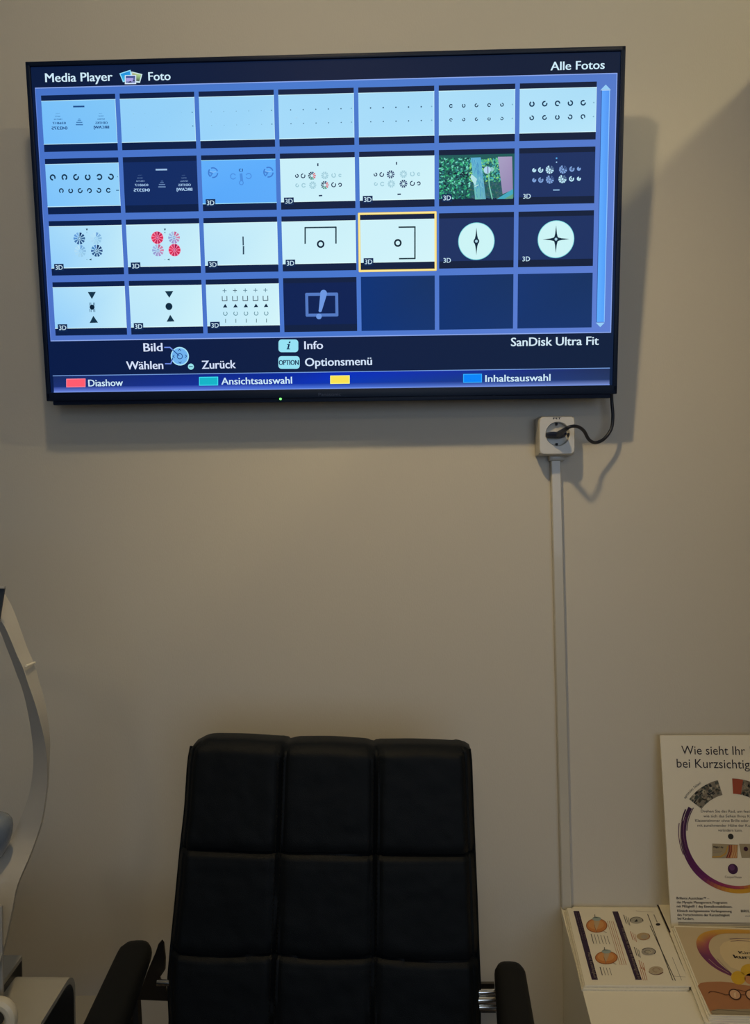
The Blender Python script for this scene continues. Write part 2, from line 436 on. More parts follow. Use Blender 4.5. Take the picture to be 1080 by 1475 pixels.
def pill(x0, y0, x1, y1, st, tb, cap, name, bold):
    p = Print(TP, -.0008); r = 4.5; pts = []
    for cx_, cy_, a in ((x1 - r, y0 + r, -90), (x1 - r, y1 - r, 0), (x0 + r, y1 - r, 90), (x0 + r, y0 + r, 180)):
        for k in range(5):
            t = math.radians(a + k * 22.5); pts.append((cx_ + r * math.cos(t), cy_ + r * math.sin(t)))
    p.px(pts[::-1], (150, 226, 244), 5)
    if st: p.pxtext(st, (tb[0], tb[2]), (tb[1], tb[2] - .2), cap, (14, 44, 80), 6, bold)
    else:
        II = (14, 44, 80); p.pxline([(416.2, 496.2), (414.6, 502.4)], 2.2, II, 6); p.pxline([(413.6, 496.3), (416.6, 496.2)], 1.1, II, 7); p.pxline([(413.0, 502.8), (417.4, 502.7)], 1.1, II, 7)
        p.px([(415.6, 494.4), (418.0, 494.3), (418.6, 491.8), (416.2, 491.9)], II, 7)
    p.build(name, M_screen, screen)
pill(401, 489, 429.5, 507.3, '', None, 7, 'info_key', .03)
pill(400.8, 513, 431.5, 531.2, 'OPTION', (401.8, 430, 525.8), 7, 'option_key', .02)
# thumbnails
DKC = (14, 32, 68)
def ring(p, c, r, w_, gap, col, L=7, ga=.42):
    if gap is None: p.arc(c, r - w_, r, 0, 2 * PI, col, L, 14)
    else: p.arc(c, r - w_, r, math.radians(gap) + ga, math.radians(gap) + 2 * PI - ga, col, L, 14)
def wheel(p, c, r, cols, L=7, hub=None):
    n = 10
    for k in range(n):
        a0 = PI / 2 - 2 * PI * k / n - .10; a1 = PI / 2 - 2 * PI * (k + 1) / n + .10
        p.arc(c, r * .32, r, a0, a1, cols[k % len(cols)], L, 3)
    if hub: p.arc(c, r * .14, r * .24, 0, 2 * PI, hub, L, 10)
def mixc(a, b, t): return tuple(a[i] + (b[i] - a[i]) * t for i in range(3))
LIGHT = (196, 236, 250); BLUE = (110, 190, 252)
thumbs_light = {}
for j in range(4):
    for i in range(7):
        u0 = -.5452 + .1532 * i; v1 = .2618 - .1168 * j; u1 = u0 + .1446; v0 = v1 - .1040
        a, b = v0 + .0137, v1 - .0098
        p = Print(TP, -.0008)
        dark = (mixc((11, 32, 74), (20, 33, 60), i / 6))
        kind = 'L'
        if (j, i) in ((1, 1), (1, 6), (2, 5), (2, 6), (3, 3)): kind = 'D'
        if j == 3 and i > 3: kind = 'E'
        p.rect(u0, v0, u1, v1, dark, 3)
        if kind == 'E':
            c = [(9, 50, 118), (14, 50, 112), (20, 52, 110)][i - 4]
            p.rect(u0, v0, u1, v1, [c, mixc(c, (26, 54, 106), .6), mixc(c, (24, 50, 92), .7), c], 4)
        elif kind == 'D':
            c = (18, 44, 100) if i < 5 else (30, 50, 98)
            if (j, i) == (3, 3): c = (12, 34, 84)
            p.rect(u0, a, u1, b, c, 4)
        elif (j, i) == (1, 2):
            p.rect(u0, a, u1, b, [(88, 168, 250), (92, 170, 250), (94, 174, 252), (98, 176, 252)], 4)
            p.line([(u0, b), (u1, b)], .0012, (150, 216, 252), 5); p.line([(u0, a), (u1, a)], .0014, (160, 222, 252), 5)
        elif (j, i) == (1, 5):
            p.rect(u0, a, u1, b, (34, 92, 92), 4)
        else:
            t = [(.12, .42, .52, .56, .60, .66, .72), (.34, 0, 0, .95, .97, 0, 0), (.8, .9, .95, .98, 1, 0, 0), (.84, .95, 1, 0, 0, 0, 0)][j][i]
            base = mixc((112, 190, 250), (212, 245, 250), t)
            lf = mixc(base, (110, 184, 252), .55 if i == 0 else (.22 if i < 3 else .06))
            top = mixc(base, (140, 202, 240), .3 if j == 0 else .08)
            p.rect(u0, a, u1, b, [lf, base, top, mixc(lf, top, .4)], 4)
            E_ = mixc(base, (225, 250, 250), .6)
            p.line([(u0, b - .0006), (u1, b - .0006)], .0010, E_, 5); p.line([(u0, a + .0006), (u1, a + .0006)], .0012, E_, 5)
            p.line([(u1 - .0005, a), (u1 - .0005, b)], .0009, E_, 5)
        INK = (18, 52, 80)
        faint = lambda k: mixc((60, 120, 180), base, k)
        um, vm = (u0 + u1) / 2, (a + b) / 2
        if (j, i) in ((0, 0), (1, 1)):
            z = Z(58, 134, 9.643) if i == 0 else Z(176, 222, 9.474)
            ink = (22, 66, 126) if i == 0 else (170, 206, 244)
            bgc = (120, 195, 250) if i == 0 else (18, 44, 100)
            dy = 0 if i == 0 else 12
            p.pxline([z(462, 188 + dy * 2), z(606, 186 + dy * 2)], 2.2, mixc(ink, bgc, .1), 6)
            dx = 0
            rows = [('042375', 160, 375, 508, 4.2, 0), ('036817', 172, 355, 434, 3.2, .1), ('186742', 190, 302, 374, 1.9, .3), ('46935', 205, 280, 330, 1.4, .45), ('7452', 215, 272, 290, 1.0, .62)]
            for st, x_0, x_1, y_, cp, fd in rows:
                p.pxtext(st, z(x_0, y_ + dy * .3), z(x_1, y_ - 2 + dy * .3), cp, mixc(ink, bgc, fd), 6, .03, True)
            rows = [('BRCAWJ', 745, 955, 494, 4.0, 0), ('OEHTKS', 768, 935, 430, 3.2, .1), ('NFVRG', 795, 895, 372, 1.9, .3), ('KDHC', 805, 875, 327, 1.4, .45), ('ZSP', 812, 860, 290, 1.0, .62)]
            for st, x_0, x_1, y_, cp, fd in rows:
                p.pxtext(st, z(x_0, y_ + dy * .5), z(x_1, y_ - 2 + dy * .5), cp, mixc(ink, bgc, fd), 6, .03, True)
            for y_, hw, fd in ((360, 10, .7), (380, 20, .6), (408, 38, .45), (440, 46, .35)):
                p.pxline([z(542 - hw, y_ + dy * .6), z(542 + hw, y_ + dy * .6)], 1.4, mixc(ink, bgc, fd), 6)
        elif j == 0:
            spec = {1: (.0007, .88), 2: (.0009, .7), 3: (.0013, .30), 4: (.0015, .2), 5: (.0034, 0), 6: (.0050, 0)}[i]
            xs = {1: [.18, .33, .5, .66, .82]}.get(i, [.16 + .167 * k for k in range(5)])
            gaps = [30, 90, 150, -60, 200, 0, 90, 45, -30, 120]
            for r_, vy in enumerate((vm + .0125, vm - .0125)):
                for k, xx in enumerate(xs):
                    cc = (u0 + .1446 * xx, vy)
                    col = mixc((24, 60, 90), base, spec[1])
                    if spec[0] > .003:
                        rr = spec[0] * (1 if r_ == 0 else .86)
                        ring(p, cc, rr * 1.05, rr * .52, gaps[(k + r_ * 3 + i) % 10], col)
                    else: p.disc(cc, spec[0] * (1 if r_ == 0 else .85), col, 6, 8)
                p.disc((u0 + .1446 * .965, vy), .0014, mixc((70, 120, 150), base, .35 if i < 3 else .55), 6, 8)
        elif (j, i) == (1, 0):
            z = Z(60, 222, 9)
            for k, (x_, y_, g) in enumerate(((143, 302, -60), (295, 300, -90), (446, 299, 45), (597, 299, 90), (748, 296, 190), (898, 294, 150))):
                ring(p, p.pl.uv(*z(x_, y_)), 4.4 * pxm, 2.1 * pxm, g, INK)
            for k, (x_, y_, g) in enumerate(((255, 475, -90), (376, 475, 90), (499, 474, 40), (619, 473, 225), (742, 471, 150), (865, 470, 0))):
                ring(p, p.pl.uv(*z(x_, y_)), 3.6 * pxm, 1.7 * pxm, g, INK)
            p.disc(p.pl.uv(*z(984, 293)), .0009, (80, 140, 170), 6); p.pxline([z(968, 469), z(998, 469)], 1.3, (60, 110, 150), 6)
        elif (j, i) == (1, 2):
            z = Z(290, 222, 9.818); fa = (70, 134, 216); fb = (64, 124, 208)
            for x_, y_, r_ in ((165, 262, 7.6), (948, 255, 7.6)):
                cc = p.pl.uv(*z(x_, y_))
                for g in (0, 1, 2): p.arc(cc, (r_ - 1.8) * pxm, r_ * pxm, .3 + g * 2.09, 2.0 + g * 2.09, fb, 6, 6)
                p.pxline([z(x_ - 40, y_ - 20), z(x_ - 5, y_ - 5), z(x_ + 40, y_ - 15)], 1.2, (130, 190, 250), 6); p.pxline([z(x_ - 30, y_ + 40), z(x_ - 10, y_ + 5)], 2, fa, 6); p.pxline([z(x_ - 55, y_ - 5), z(x_ - 25, y_ + 5)], 2, fa, 6)
            for x_, y_, r_, g in ((448, 315, 4.4, 0), (668, 310, 4.4, 180), (565, 405, 3.5, 90)):
                ring(p, p.pl.uv(*z(x_, y_)), r_ * pxm, 1.4 * pxm, g, mixc(fa, (90, 170, 250), .25), 6)
            p.pxline([z(560, 285), z(570, 370)], 4, mixc(fa, (90, 170, 250), .2), 6)
            p.pxtext('C1', z(532, 248), z(585, 246), 4.2, (24, 66, 130), 7, .03)
        elif (j, i) in ((1, 3), (1, 4)):
            z = Z(400, 225, 4.696); dx = 0 if i == 3 else 532; dy = 0 if i == 3 else -9
            dkc = (22, 46, 84); ft = mixc((120, 170, 190), base, .45)
            w1 = [(30, 46, 100), (220, 110, 120), (226, 96, 110), (214, 110, 120), (60, 140, 110), (40, 130, 104), (60, 96, 110), (40, 60, 84), (24, 40, 72), (24, 36, 70)] if i == 3 else [(24, 40, 96), (60, 80, 120), (40, 60, 110), (34, 54, 100), (30, 50, 94)]
            for (x_, y_, r_, c_) in ((231, 132, 5.6, w1), (318, 195, 5.6, w1), (318, 130, 5.2, [ft]), (236, 196, 5.2, [ft])):
                wheel(p, p.pl.uv(*z(x_ + dx, y_ + dy)), r_ * pxm, c_, 6)
            for (x_, y_, r_, g, f_) in ((129, 133, 2.7, 120, 0), (171, 133, 3.4, 60, 0), (378, 193, 3.6, 60, 0), (421, 193, 2.8, 200, 0), (378, 129, 3.4, 100, 1), (421, 130, 2.4, 0, 1), (131, 197, 2.7, 50, 1), (175, 197, 3.2, 0, 1)):
                ring(p, p.pl.uv(*z(x_ + dx, y_ + dy)), r_ * pxm, 1.4 * pxm, g, ft if f_ else dkc, 6)
            p.pxline([z(271 + dx, 50 + dy), z(271 + dx, 64 + dy)], 1.8, dkc, 6); p.pxline([z(280 + dx, 267 + dy), z(298 + dx, 266 + dy)], 1.9, dkc, 6)
        elif (j, i) == (1, 5):
            z = Z(630, 220, 9.39); random.seed(11)
            for k in range(1100):
                x_ = random.uniform(24, 1000); y_ = random.uniform(68, 626)
                lft = x_ < 440
                c_ = random.choice([(20, 60, 66), (40, 150, 110), (70, 196, 140), (24, 70, 76), (120, 220, 196), (16, 44, 60), (50, 140, 140), (40, 120, 90)] if lft else [(60, 160, 160), (90, 190, 130), (150, 220, 110), (40, 120, 130), (70, 170, 180), (110, 200, 150)])
                if not lft and y_ > 400: c_ = mixc(c_, (44, 60, 90), .7)
                r_ = random.uniform(9, 19); a_ = random.uniform(0, PI)
                p.px([z(x_ + r_ * math.cos(a_ + k2 * PI / 2) * (1.5 if k2 % 2 else .7), min(628, max(66, y_ - r_ * math.sin(a_ + k2 * PI / 2) * (1.5 if k2 % 2 else .7)))) for k2 in range(4)], c_, 5)
            for k in range(20): p.disc(p.pl.uv(*z(random.uniform(210, 420), random.uniform(250, 340))), .0017, (22, 44, 56), 6, 6)
            p.px([z(510, 632), z(655, 628), z(585, 62), z(450, 68)], [(110, 190, 180), (100, 170, 190), (90, 170, 214), (96, 178, 214)], 7)
            for k in range(60):
                y_ = random.uniform(80, 600); x0_ = 460 + 60 * (y_ - 70) / 560; x_ = random.uniform(x0_ + 10, x0_ + 120)
                p.pxline([z(x_, y_), z(x_ + 8, min(628, y_ + 50))], .7, random.choice([(120, 190, 210), (70, 140, 190), (80, 150, 200)]), 8)
            p.px([z(510, 450), z(535, 355), z(460, 290), z(445, 340)], (178, 226, 232), 9); p.pxline([z(505, 460), z(550, 435)], 1.2, (180, 226, 226), 9)
            p.disc(p.pl.uv(*z(672, 235)), .0068, (176, 216, 238), 9); p.disc(p.pl.uv(*z(735, 225)), .0042, (140, 200, 200), 8)
            p.pxline([z(680, 190), z(682, 270)], 1.4, (110, 110, 160), 10)
            p.pxline([z(690, 300), z(700, 440), z(740, 625)], 1.5, (120, 200, 180), 9)
            p.px([z(880, 560), z(1018, 500), z(1008, 52), z(815, 56)], [(150, 140, 180), (150, 136, 180), (164, 150, 190), (168, 160, 196)], 9)
            p.px([z(800, 628), z(1020, 622), z(1020, 490)], (70, 168, 190), 10); p.px([z(900, 626), z(1020, 622), z(1020, 560)], (100, 160, 130), 11)
        elif (j, i) == (1, 6):
            z = Z(745, 210, 9.391); br = (186, 228, 246); mf = (128, 164, 220)
            for (x_, y_, r_, c_) in ((438, 322, 5.7, br), (618, 320, 5.7, mf), (440, 455, 5.7, mf), (610, 450, 5.7, br)):
                cc = p.pl.uv(*z(x_, y_)); p.disc(cc, 1.7 * pxm, c_, 6, 10)
                for k in range(9):
                    a0 = PI / 2 + .1 + k * .66
                    p.arc(cc, 2.3 * pxm, r_ * pxm, a0 + .06, a0 + .56, c_ if k < 7 else mixc(c_, (30, 50, 98), .6), 6, 3)
            for (x_, y_, r_, c_) in ((228, 330, 2.9, br), (315, 328, 3.7, br), (738, 314, 3.7, mf), (832, 310, 2.8, mf), (228, 465, 2.9, mf), (317, 463, 3.7, mf), (733, 447, 3.7, br), (832, 445, 2.9, br)):
                cc = p.pl.uv(*z(x_, y_)); ring(p, cc, r_ * pxm, 1.8 * pxm, 60, c_, 6, .5); p.disc(cc, 1.0 * pxm, c_, 6, 8)
            p.disc(p.pl.uv(*z(530, 168)), .0017, (84, 160, 220), 6, 8); p.disc(p.pl.uv(*z(530, 222)), .0014, (150, 190, 230), 6, 8)
            p.pxline([z(488, 598), z(566, 597)], 1.6, (140, 180, 220), 6)
        elif (j, i) in ((2, 0), (2, 1)):
            z = Z(70, 310, 9.391) if i == 0 else Z(180, 310, 9.391)
            if i == 0:
                A = [(20, 50, 100), (44, 84, 130), (60, 104, 150), (50, 90, 140), (40, 80, 130), (56, 96, 150), (70, 120, 176), (84, 140, 206), (100, 156, 220), (120, 172, 226)]
                B = [(110, 160, 214), (130, 180, 222), (140, 190, 226), (150, 200, 232), (156, 204, 234), (164, 212, 240), (170, 216, 244), (176, 220, 246), (180, 224, 248), (184, 226, 248)]
                A2 = [(20, 50, 100), (30, 60, 110), (50, 84, 136), (50, 90, 140), (40, 80, 130), (40, 80, 130), (46, 90, 140), (56, 100, 160), (70, 130, 190), (90, 140, 204)]
                W = ((415, 314, A), (640, 312, B), (427, 485, B), (652, 481, A2)); hub = (30, 70, 120); hub2 = (150, 200, 235)
            else:
                A = [(150, 30, 80), (200, 36, 84), (210, 40, 84), (200, 40, 84), (190, 40, 90), (190, 40, 84), (214, 44, 84), (224, 44, 84), (220, 60, 96), (200, 56, 100)]
                B = [(200, 90, 136), (206, 120, 160), (212, 130, 166), (190, 140, 190), (170, 140, 200), (160, 150, 204), (150, 156, 210), (150, 170, 220), (160, 180, 224), (170, 190, 226)]
                W = ((437, 304, A), (663, 302, B), (446, 475, B), (670, 472, A)); hub = (150, 60, 120); hub2 = (120, 140, 200)
            for k, (x_, y_, cc) in enumerate(W):
                if i == 1 and k in (0, 3): p.disc(p.pl.uv(*z(x_, y_)), 9.0 * pxm, (250, 130, 165), 6, 24)
                wheel(p, p.pl.uv(*z(x_, y_)), 8.6 * pxm, cc, 7, hub if k in (0, 3) else hub2)
            tx = 517 if i == 0 else 540
            p.px([z(tx - 15, 182), z(tx, 212), z(tx + 15, 182)], (28, 60, 90), 7); p.px([z(tx - 9, 242), z(tx + 9, 242), z(tx, 222)], (40, 90, 110) if i else (140, 190, 220), 7)
            p.px([z(tx + 62, 586), z(tx + 30, 598), z(tx + 62, 612)], (28, 70, 90), 7); p.disc(p.pl.uv(*z(tx, 598)), .0009, (110, 160, 170), 7, 6)
        elif (j, i) == (2, 2):
            z = Z(290, 290, 3.086)
            p.pxline([z(185, 158), z(186, 194)], 1.9, (50, 76, 96), 6); p.pxline([z(187, 200), z(187, 234)], 2.1, (50, 76, 96), 6)
        elif (j, i) == (2, 3):
            z = Z(290, 290, 3.086)
            p.pxline([z(461, 187), z(461, 117), z(598, 115), z(598, 186)], 2.0, (34, 62, 76), 6); ring(p, p.pl.uv(*z(530, 190)), 5.6 * pxm, 2.5 * pxm, None, (14, 36, 60), 6)
        elif (j, i) == (2, 4):
            z = Z(290, 290, 3.086)
            p.pxline([z(878, 115), z(949, 114), z(949, 254), z(880, 255)], 2.0, (30, 56, 66), 6); ring(p, p.pl.uv(*z(873, 185)), 5.6 * pxm, 2.5 * pxm, None, (14, 36, 50), 6)
            YE = (246, 214, 110); e = .0019
            p.line([(u0 - e, v0 - e), (u1 + e, v0 - e), (u1 + e, v1 + e), (u0 - e, v1 + e), (u0 - e, v0 - e)], .0042, YE, 6)
            p.line([(u0 - e, v0 - e), (u1 + e, v0 - e), (u1 + e, v1 + e), (u0 - e, v1 + e), (u0 - e, v0 - e)], .0014, (255, 240, 170), 7)
        elif (j, i) in ((2, 5), (2, 6)):
            cc = p.pl.uv(686, 347.5) if i == 5 else p.pl.uv(800.6, 344.6)
            p.disc(cc, 26.3 * pxm, (120, 210, 220), 5, 44); p.disc(cc, 25.4 * pxm, (204, 244, 246), 6, 44)
            nd = (20, 44, 64)
            dirs = ((0, 1), (0, -1)) + (((1, 0), (-1, 0)) if i == 6 else ())
            for dx, dy in dirs:
                d = Vector((dx, dy)) * pxm; s_ = Vector((dy, -dx)) * pxm; c_ = Vector(cc)
                p.poly([c_ + s_ * 3.2, c_ + d * 8 + s_ * 1.3, c_ + d * 19.5, c_ + d * 8 - s_ * 1.3, c_ - s_ * 3.2], nd, 7)
            p.disc(cc, 4.2 * pxm, nd, 8, 18); p.disc(cc, 2.0 * pxm, (170, 210, 226), 9, 14)
        elif (j, i) in ((3, 0), (3, 1)):
            z = Z(60, 290, 3.857); DKI = (20, 52, 74)
            if i == 0:
                p.px([z(256, 504), z(279, 543), z(301, 503)], DKI, 6); p.px([z(266, 676), z(313, 674), z(287, 636)], DKI, 6)
                p.disc(p.pl.uv(*z(280, 588)), 3.7 * pxm, (10, 34, 54), 7)
                for x_ in (266, 273, 287, 294): p.pxline([z(x_, 563), z(x_ + 1, 578)], .8, (60, 100, 130), 6); p.pxline([z(x_ + 1, 598), z(x_ + 2, 614)], .8, (60, 100, 130), 6)
            else:
                p.px([z(684, 499), z(709, 536), z(731, 498)], DKI, 6); p.px([z(694, 669), z(738, 667), z(714, 630)], DKI, 6)
                p.disc(p.pl.uv(*z(707, 584)), 5.2 * pxm, (14, 42, 64), 7)
        elif (j, i) == (3, 2):
            z = Z(300, 400, 4.909)
            for k, x_ in enumerate((115, 188, 261, 333, 404)):
                cs = (90, 130, 150) if k != 1 else (40, 70, 90); y_ = 92 - k
                p.pxline([z(x_ - 13, y_), z(x_ + 13, y_)], .9, cs, 6); p.pxline([z(x_, y_ - 13), z(x_, y_ + 13)], .9, cs, 6)
                p.pxline([z(x_ - 17, 132 - k * .6), z(x_ - 16, 163 - k * .6), z(x_ + 17, 162 - k * .6), z(x_ + 16, 131 - k * .6)], 1.2, (80, 100, 112), 6)
                p.px([z(x_ - 12, 211 - k * .7), z(x_ + 20, 210 - k * .7), z(x_ + 4, 185 - k * .7)], (14, 40, 66), 6)
                ring(p, p.pl.uv(*z(x_ + 5, 253 - k * .4)), 3.3 * pxm, 1.0 * pxm, 90, (80, 130, 146), 6, .6)
                p.pxline([z(x_ + 7, 293 - k * .6), z(x_ + 7, 317 - k * .6)], 1.0, (90, 120, 130), 6)
        elif (j, i) == (3, 3):
            z = Z(300, 400, 4.909); FR = (84, 122, 196)
            p.pxline([z(695, 118), z(907, 116), z(909, 263), z(698, 265), z(695, 118)], 4.2, FR, 6)
            p.px([z(780, 235), z(800, 240), z(838, 118), z(792, 112)], (110, 152, 226), 7)
            p.disc(p.pl.uv(*z(815, 110)), 4.9 * pxm, (110, 152, 226), 8); p.disc(p.pl.uv(*z(790, 233)), 2.2 * pxm, (110, 152, 226), 8); p.disc(p.pl.uv(*z(782, 274)), 4.1 * pxm, (110, 152, 226), 8)
        # 3D badge
        if (j == 1 and i >= 2) or (j == 2) or (j == 3 and i < 3):
            if kind != 'D': p.rect(u0 + .0060, v0 + .0082, u0 + .0250, v0 + .0222, (16, 42, 84), 10)
            p.text('3D', (u0 + .0085, v0 + .0110), (u0 + .0228, v0 + .0110), .0086, (200, 230, 246), 11, .008)
        p.build('thumbnail', M_screen, screen)
# power light and lettering on the lower bezel
bm = bmesh.new(); c = TP.P(*TP.uv(404.2, 574.6), .0005); tube(bm, [c, c + TP.n * .0045], .0022, 10); obj('power_light', bm, M_led, tv)
p = Print(TP, .0043); p.pxtext('Panasonic', (459, 570.6), (491, 570.2), 4.6, (52, 66, 100), 0); p.build('maker_lettering', M_print, tv)

# ------------------------------------------------------------ wall socket, trunking, power cord
SD = .050
ts = thing('wall_socket', 'square white surface-mounted wall socket below the television', 'socket', tuple(on_y(801, 627, 0)))
pf = Plane((0, -SD, 0), (1, 0, 0), (0, 0, 1))
tl = on_y(775.5, 599, -SD); br_ = on_y(829, 655, -SD); sc = (tl + br_) / 2; SW = br_.x - tl.x; SH = tl.z - br_.z
bm = bmesh.new(); box(bm, (sc.x, -.020, sc.z), (SW, .040, SH), .004); obj('back_box', bm, M_plast, ts, True)
# cover: plate with round recess
bm = bmesh.new(); ic = on_y(803.3, 625, -SD); R0 = .0235
n = 48; outer = []; mid = []; rad = .009
for k in range(n):
    a = 2 * PI * k / n; dx, dz = math.cos(a), math.sin(a)
    hw, hh = SW / 2, SH / 2; t = min(hw / max(abs(dx), 1e-6), hh / max(abs(dz), 1e-6)); x, zz = dx * t, dz * t
    ax, az = abs(x), abs(zz)
    if ax > hw - rad and az > hh - rad:
        ang = math.atan2(az - (hh - rad), ax - (hw - rad)); x = math.copysign(hw - rad + rad * math.cos(ang), x); zz = math.copysign(hh - rad + rad * math.sin(ang), zz)
    outer.append((x, zz))
R = lambda s, y: [Vector((sc.x + x * s, y, sc.z + zz * s)) for x, zz in outer]
circ = lambda r, y: [Vector((ic.x + r * math.cos(2 * PI * k / n), y, ic.z + r * math.sin(2 * PI * k / n))) for k in range(n)]
loft(bm, [R(1, -.036), R(1.0, -.043), R(.97, -.0485), R(.93, -.050), circ(R0 + .0012, -.050), circ(R0, -.0485), circ(R0 - .0008, -.034)], cap=False)
obj('cover_plate', bm, M_plast, ts, True)
bm = bmesh.new(); tube(bm, [(ic.x, -.030, ic.z), (ic.x, -.0365, ic.z)], R0, 32)
obj('socket_insert', bm, M_insert, ts, True)
for dz in (.0205, -.0205):
    bm = bmesh.new(); box(bm, (ic.x - .001, -.040, ic.z + dz), (.004, .012, .005), .0008); obj('earth_clip', bm, M_blkmat, ts)
for dx in (-.0225, .0225):
    bm = bmesh.new(); box(bm, (ic.x + dx, -.042, ic.z - .001), (.005, .014, .006), .0008); obj('guide_notch', bm, M_blkmat, ts)
p = Print(pf, .0004); p.pxtext('PIT', (796.5, 604.2), (808, 603.9), 2.7, (30, 34, 40), 0, .03); p.build('lettering', M_print, ts)
# trunking
td = thing('cable_trunking', 'narrow white plastic cable duct running down the wall below the socket', 'cable duct', tuple(on_y(800, 655, 0)))
a = on_y(800, 657, -.012); b = on_y(816, 1310, -.012); a.y = 0; b.y = 0; b = a + (b - a) * ((a.z - .777) / (a.z - b.z))
bm = bmesh.new(); wd = .0102
prism(bm, [(a.x - wd, 0, a.z), (a.x - wd, -.013, a.z), (a.x - wd + .0018, -.015, a.z), (a.x + wd - .0018, -.015, a.z), (a.x + wd, -.013, a.z), (a.x + wd, 0, a.z)], b - a)
obj('duct', bm, M_plast, td)
bm = bmesh.new()
e0 = on_y(800, 651, 0); box(bm, (e0.x, -.009, a.z - .002), (.032, .018, .016), .002); obj('end_adapter', bm, M_plast, td, True)
# cord and plug
tcord = thing('power_cord', 'dark power cord curving from the television to its plug in the socket', 'cord', tuple(on_y(840, 620, 0)))
cp = [on_y(x_, y_, -d_) for x_, y_, d_ in ((880.5, 562, .036), (881, 578, .040), (882.5, 600, .040), (880, 618, .040), (870, 632, .043), (857.5, 637.5, .052), (848, 633, .068), (841, 621, .090), (833, 615, .107), (824, 614, .118), (817, 616.5, .118), (811, 621, .100))]
bm = bmesh.new(); tube(bm, spline(cp, 8), .0034, 12); obj('cable', bm, M_cord, tcord, True)
bm = bmesh.new()
pa = on_y(789, 626, -.064); pb = on_y(815, 625, -.064)
rings = []
for k, (t, h, dpt) in enumerate(((-.06, .0035, .016), (0, .0058, .026), (.2, .0064, .036), (.5, .0066, .042), (.75, .0072, .046), (.93, .0066, .044), (1.0, .0045, .034))):
    cx_ = pa.x + (pb.x - pa.x) * t; cz_ = pa.z + (pb.z - pa.z) * t - (.001 if .3 < t < .9 else 0)
    rings.append([Vector((cx_, -.037 - dpt / 2 + math.cos(2 * PI * m / 14) * dpt / 2, cz_ + math.sin(2 * PI * m / 14) * h)) for m in range(14)])
loft(bm, rings); obj('plug', bm, M_plug, tcord, True)
bm = bmesh.new(); tube(bm, [on_y(805, 625.5, -.074), on_y(811, 621, -.098), on_y(816.5, 616.9, -.116)], [.0066, .0052, .0040], 12); obj('strain_relief', bm, M_plug, tcord, True)

# ------------------------------------------------------------ office chair
ch = thing('office_chair', 'black quilted leather high-back office chair standing below the television', 'chair', (-.13, -.62, 0))
def cy_(z): return -.335 - (1.22 - z) * .16           # front face of the backrest leans back towards the top
def chp(px, py):                                    # pixel to the leaning plane of the backrest
    O = Vector((0, cy_(1.22), 1.22)); nrm = Vector((0, -1, 0.16)).normalized(); d = ray(px, py)
    return CAM + d * ((O - CAM).dot(nrm) / d.dot(nrm))
LE = [chp(*p) for p in ((281, 1069), (272, 1078), (268, 1100), (263.5, 1170), (257, 1226), (250, 1300), (243, 1370), (238.5, 1420), (241, 1475))]
RE = [chp(*p) for p in ((672, 1076), (677.5, 1082), (679.5, 1100), (682, 1170), (684.5, 1230), (687.5, 1300), (690, 1372), (692.5, 1430), (692, 1475))]
def interp(L_, z):
    if z >= L_[0].z: return L_[0].x
    for p0, p1 in zip(L_, L_[1:]):
        if p1.z <= z <= p0.z: return p0.x + (p1.x - p0.x) * (p0.z - z) / (p0.z - p1.z)
    return L_[-1].x + (L_[-1].z - z) * .0
ZT = (LE[0].z + RE[0].z) / 2 + .002; ZB = .66
s1t = chp(408, 1075); s1b = chp(396, 1400); s2t = chp(542.5, 1075); s2b = chp(538, 1400)
def seamx(k, z):
    a, b = ((s1t, s1b), (s2t, s2b))[k]; return a.x + (b.x - a.x) * (a.z - z) / (a.z - b.z)
zr1 = chp(470, 1226).z; zr2 = chp(470, 1371).z; zr3 = zr2 - (zr1 - zr2) * .98
NX, NZ = 132, 150
def half(d, w_): return math.exp(-(d / w_) ** 2)
def rowz(k, u):   # seam height along the width, each panel sags a little
    base = (zr1, zr2, zr3)[k]
    f = (u * 3) % 1.0
    return base + (.000 if k == 0 else -.0035 * math.sin(PI * f) ** 2 - (.008 if k else 0) * (u - .5) ** 2 * 3) - .006 * (u - .5)
bm = bmesh.new(); grid = []
TK = .055
for j in range(NZ + 1):
    tz = j / NZ; row = []
    for i in range(NX + 1):
        u = i / NX
        z = ZT - (ZT - ZB) * tz
        # top corners and scallops
        zz = z
        if tz < .25:
            drop = 0
            for s in (0, 1): drop += .0035 * half(u - (.342 if s == 0 else .664), .018)
            ed = min(u, 1 - u) * (.40)
            rc = .022 if u < .5 else .008
            if ed < rc: drop += rc - math.sqrt(max(0, rc * rc - (rc - ed) ** 2))
            drop += (u - .5) * .012 - .002 * math.sin(u * 3 * PI) ** 2
            zz = z - drop * (1 - tz / .25) ** 1.5
        xl, xr = interp(LE, zz), interp(RE, zz); x = xl + (xr - xl) * u
        g = 0
        for s in (0, 1):
            d = x - seamx(s, z); g += .006 * half(d, .0022) + .003 * half(d, .012) + .0022 * half(abs(d) - .0075, .0022)
        for r_ in (0, 1, 2):
            d = zz - rowz(r_, u); g += .006 * half(d, .0022) + .0042 * half(d, .011)
            g -= .0016 * half(d + .0075, .0035)
        edge = min(x - xl, xr - x, ZT - z + .004)
        lip = .024 * (1 - min(1, edge / .022)) ** 2
        puff = .008 * math.sin(PI * min(1, max(0, u)))
        wr = .0012 * noise.noise(Vector((x * 22, z * 30, 1.3))) + .0006 * noise.noise(Vector((x * 60, z * 60, 4.3)))
        # side seams inside the border
        g += .004 * half(x - xl - .011, .0022) + .004 * half(xr - x - .011, .0022)
        row.append(bm.verts.new((x, cy_(zz) - .012 - puff + g + lip + wr, zz)))
    grid.append(row)
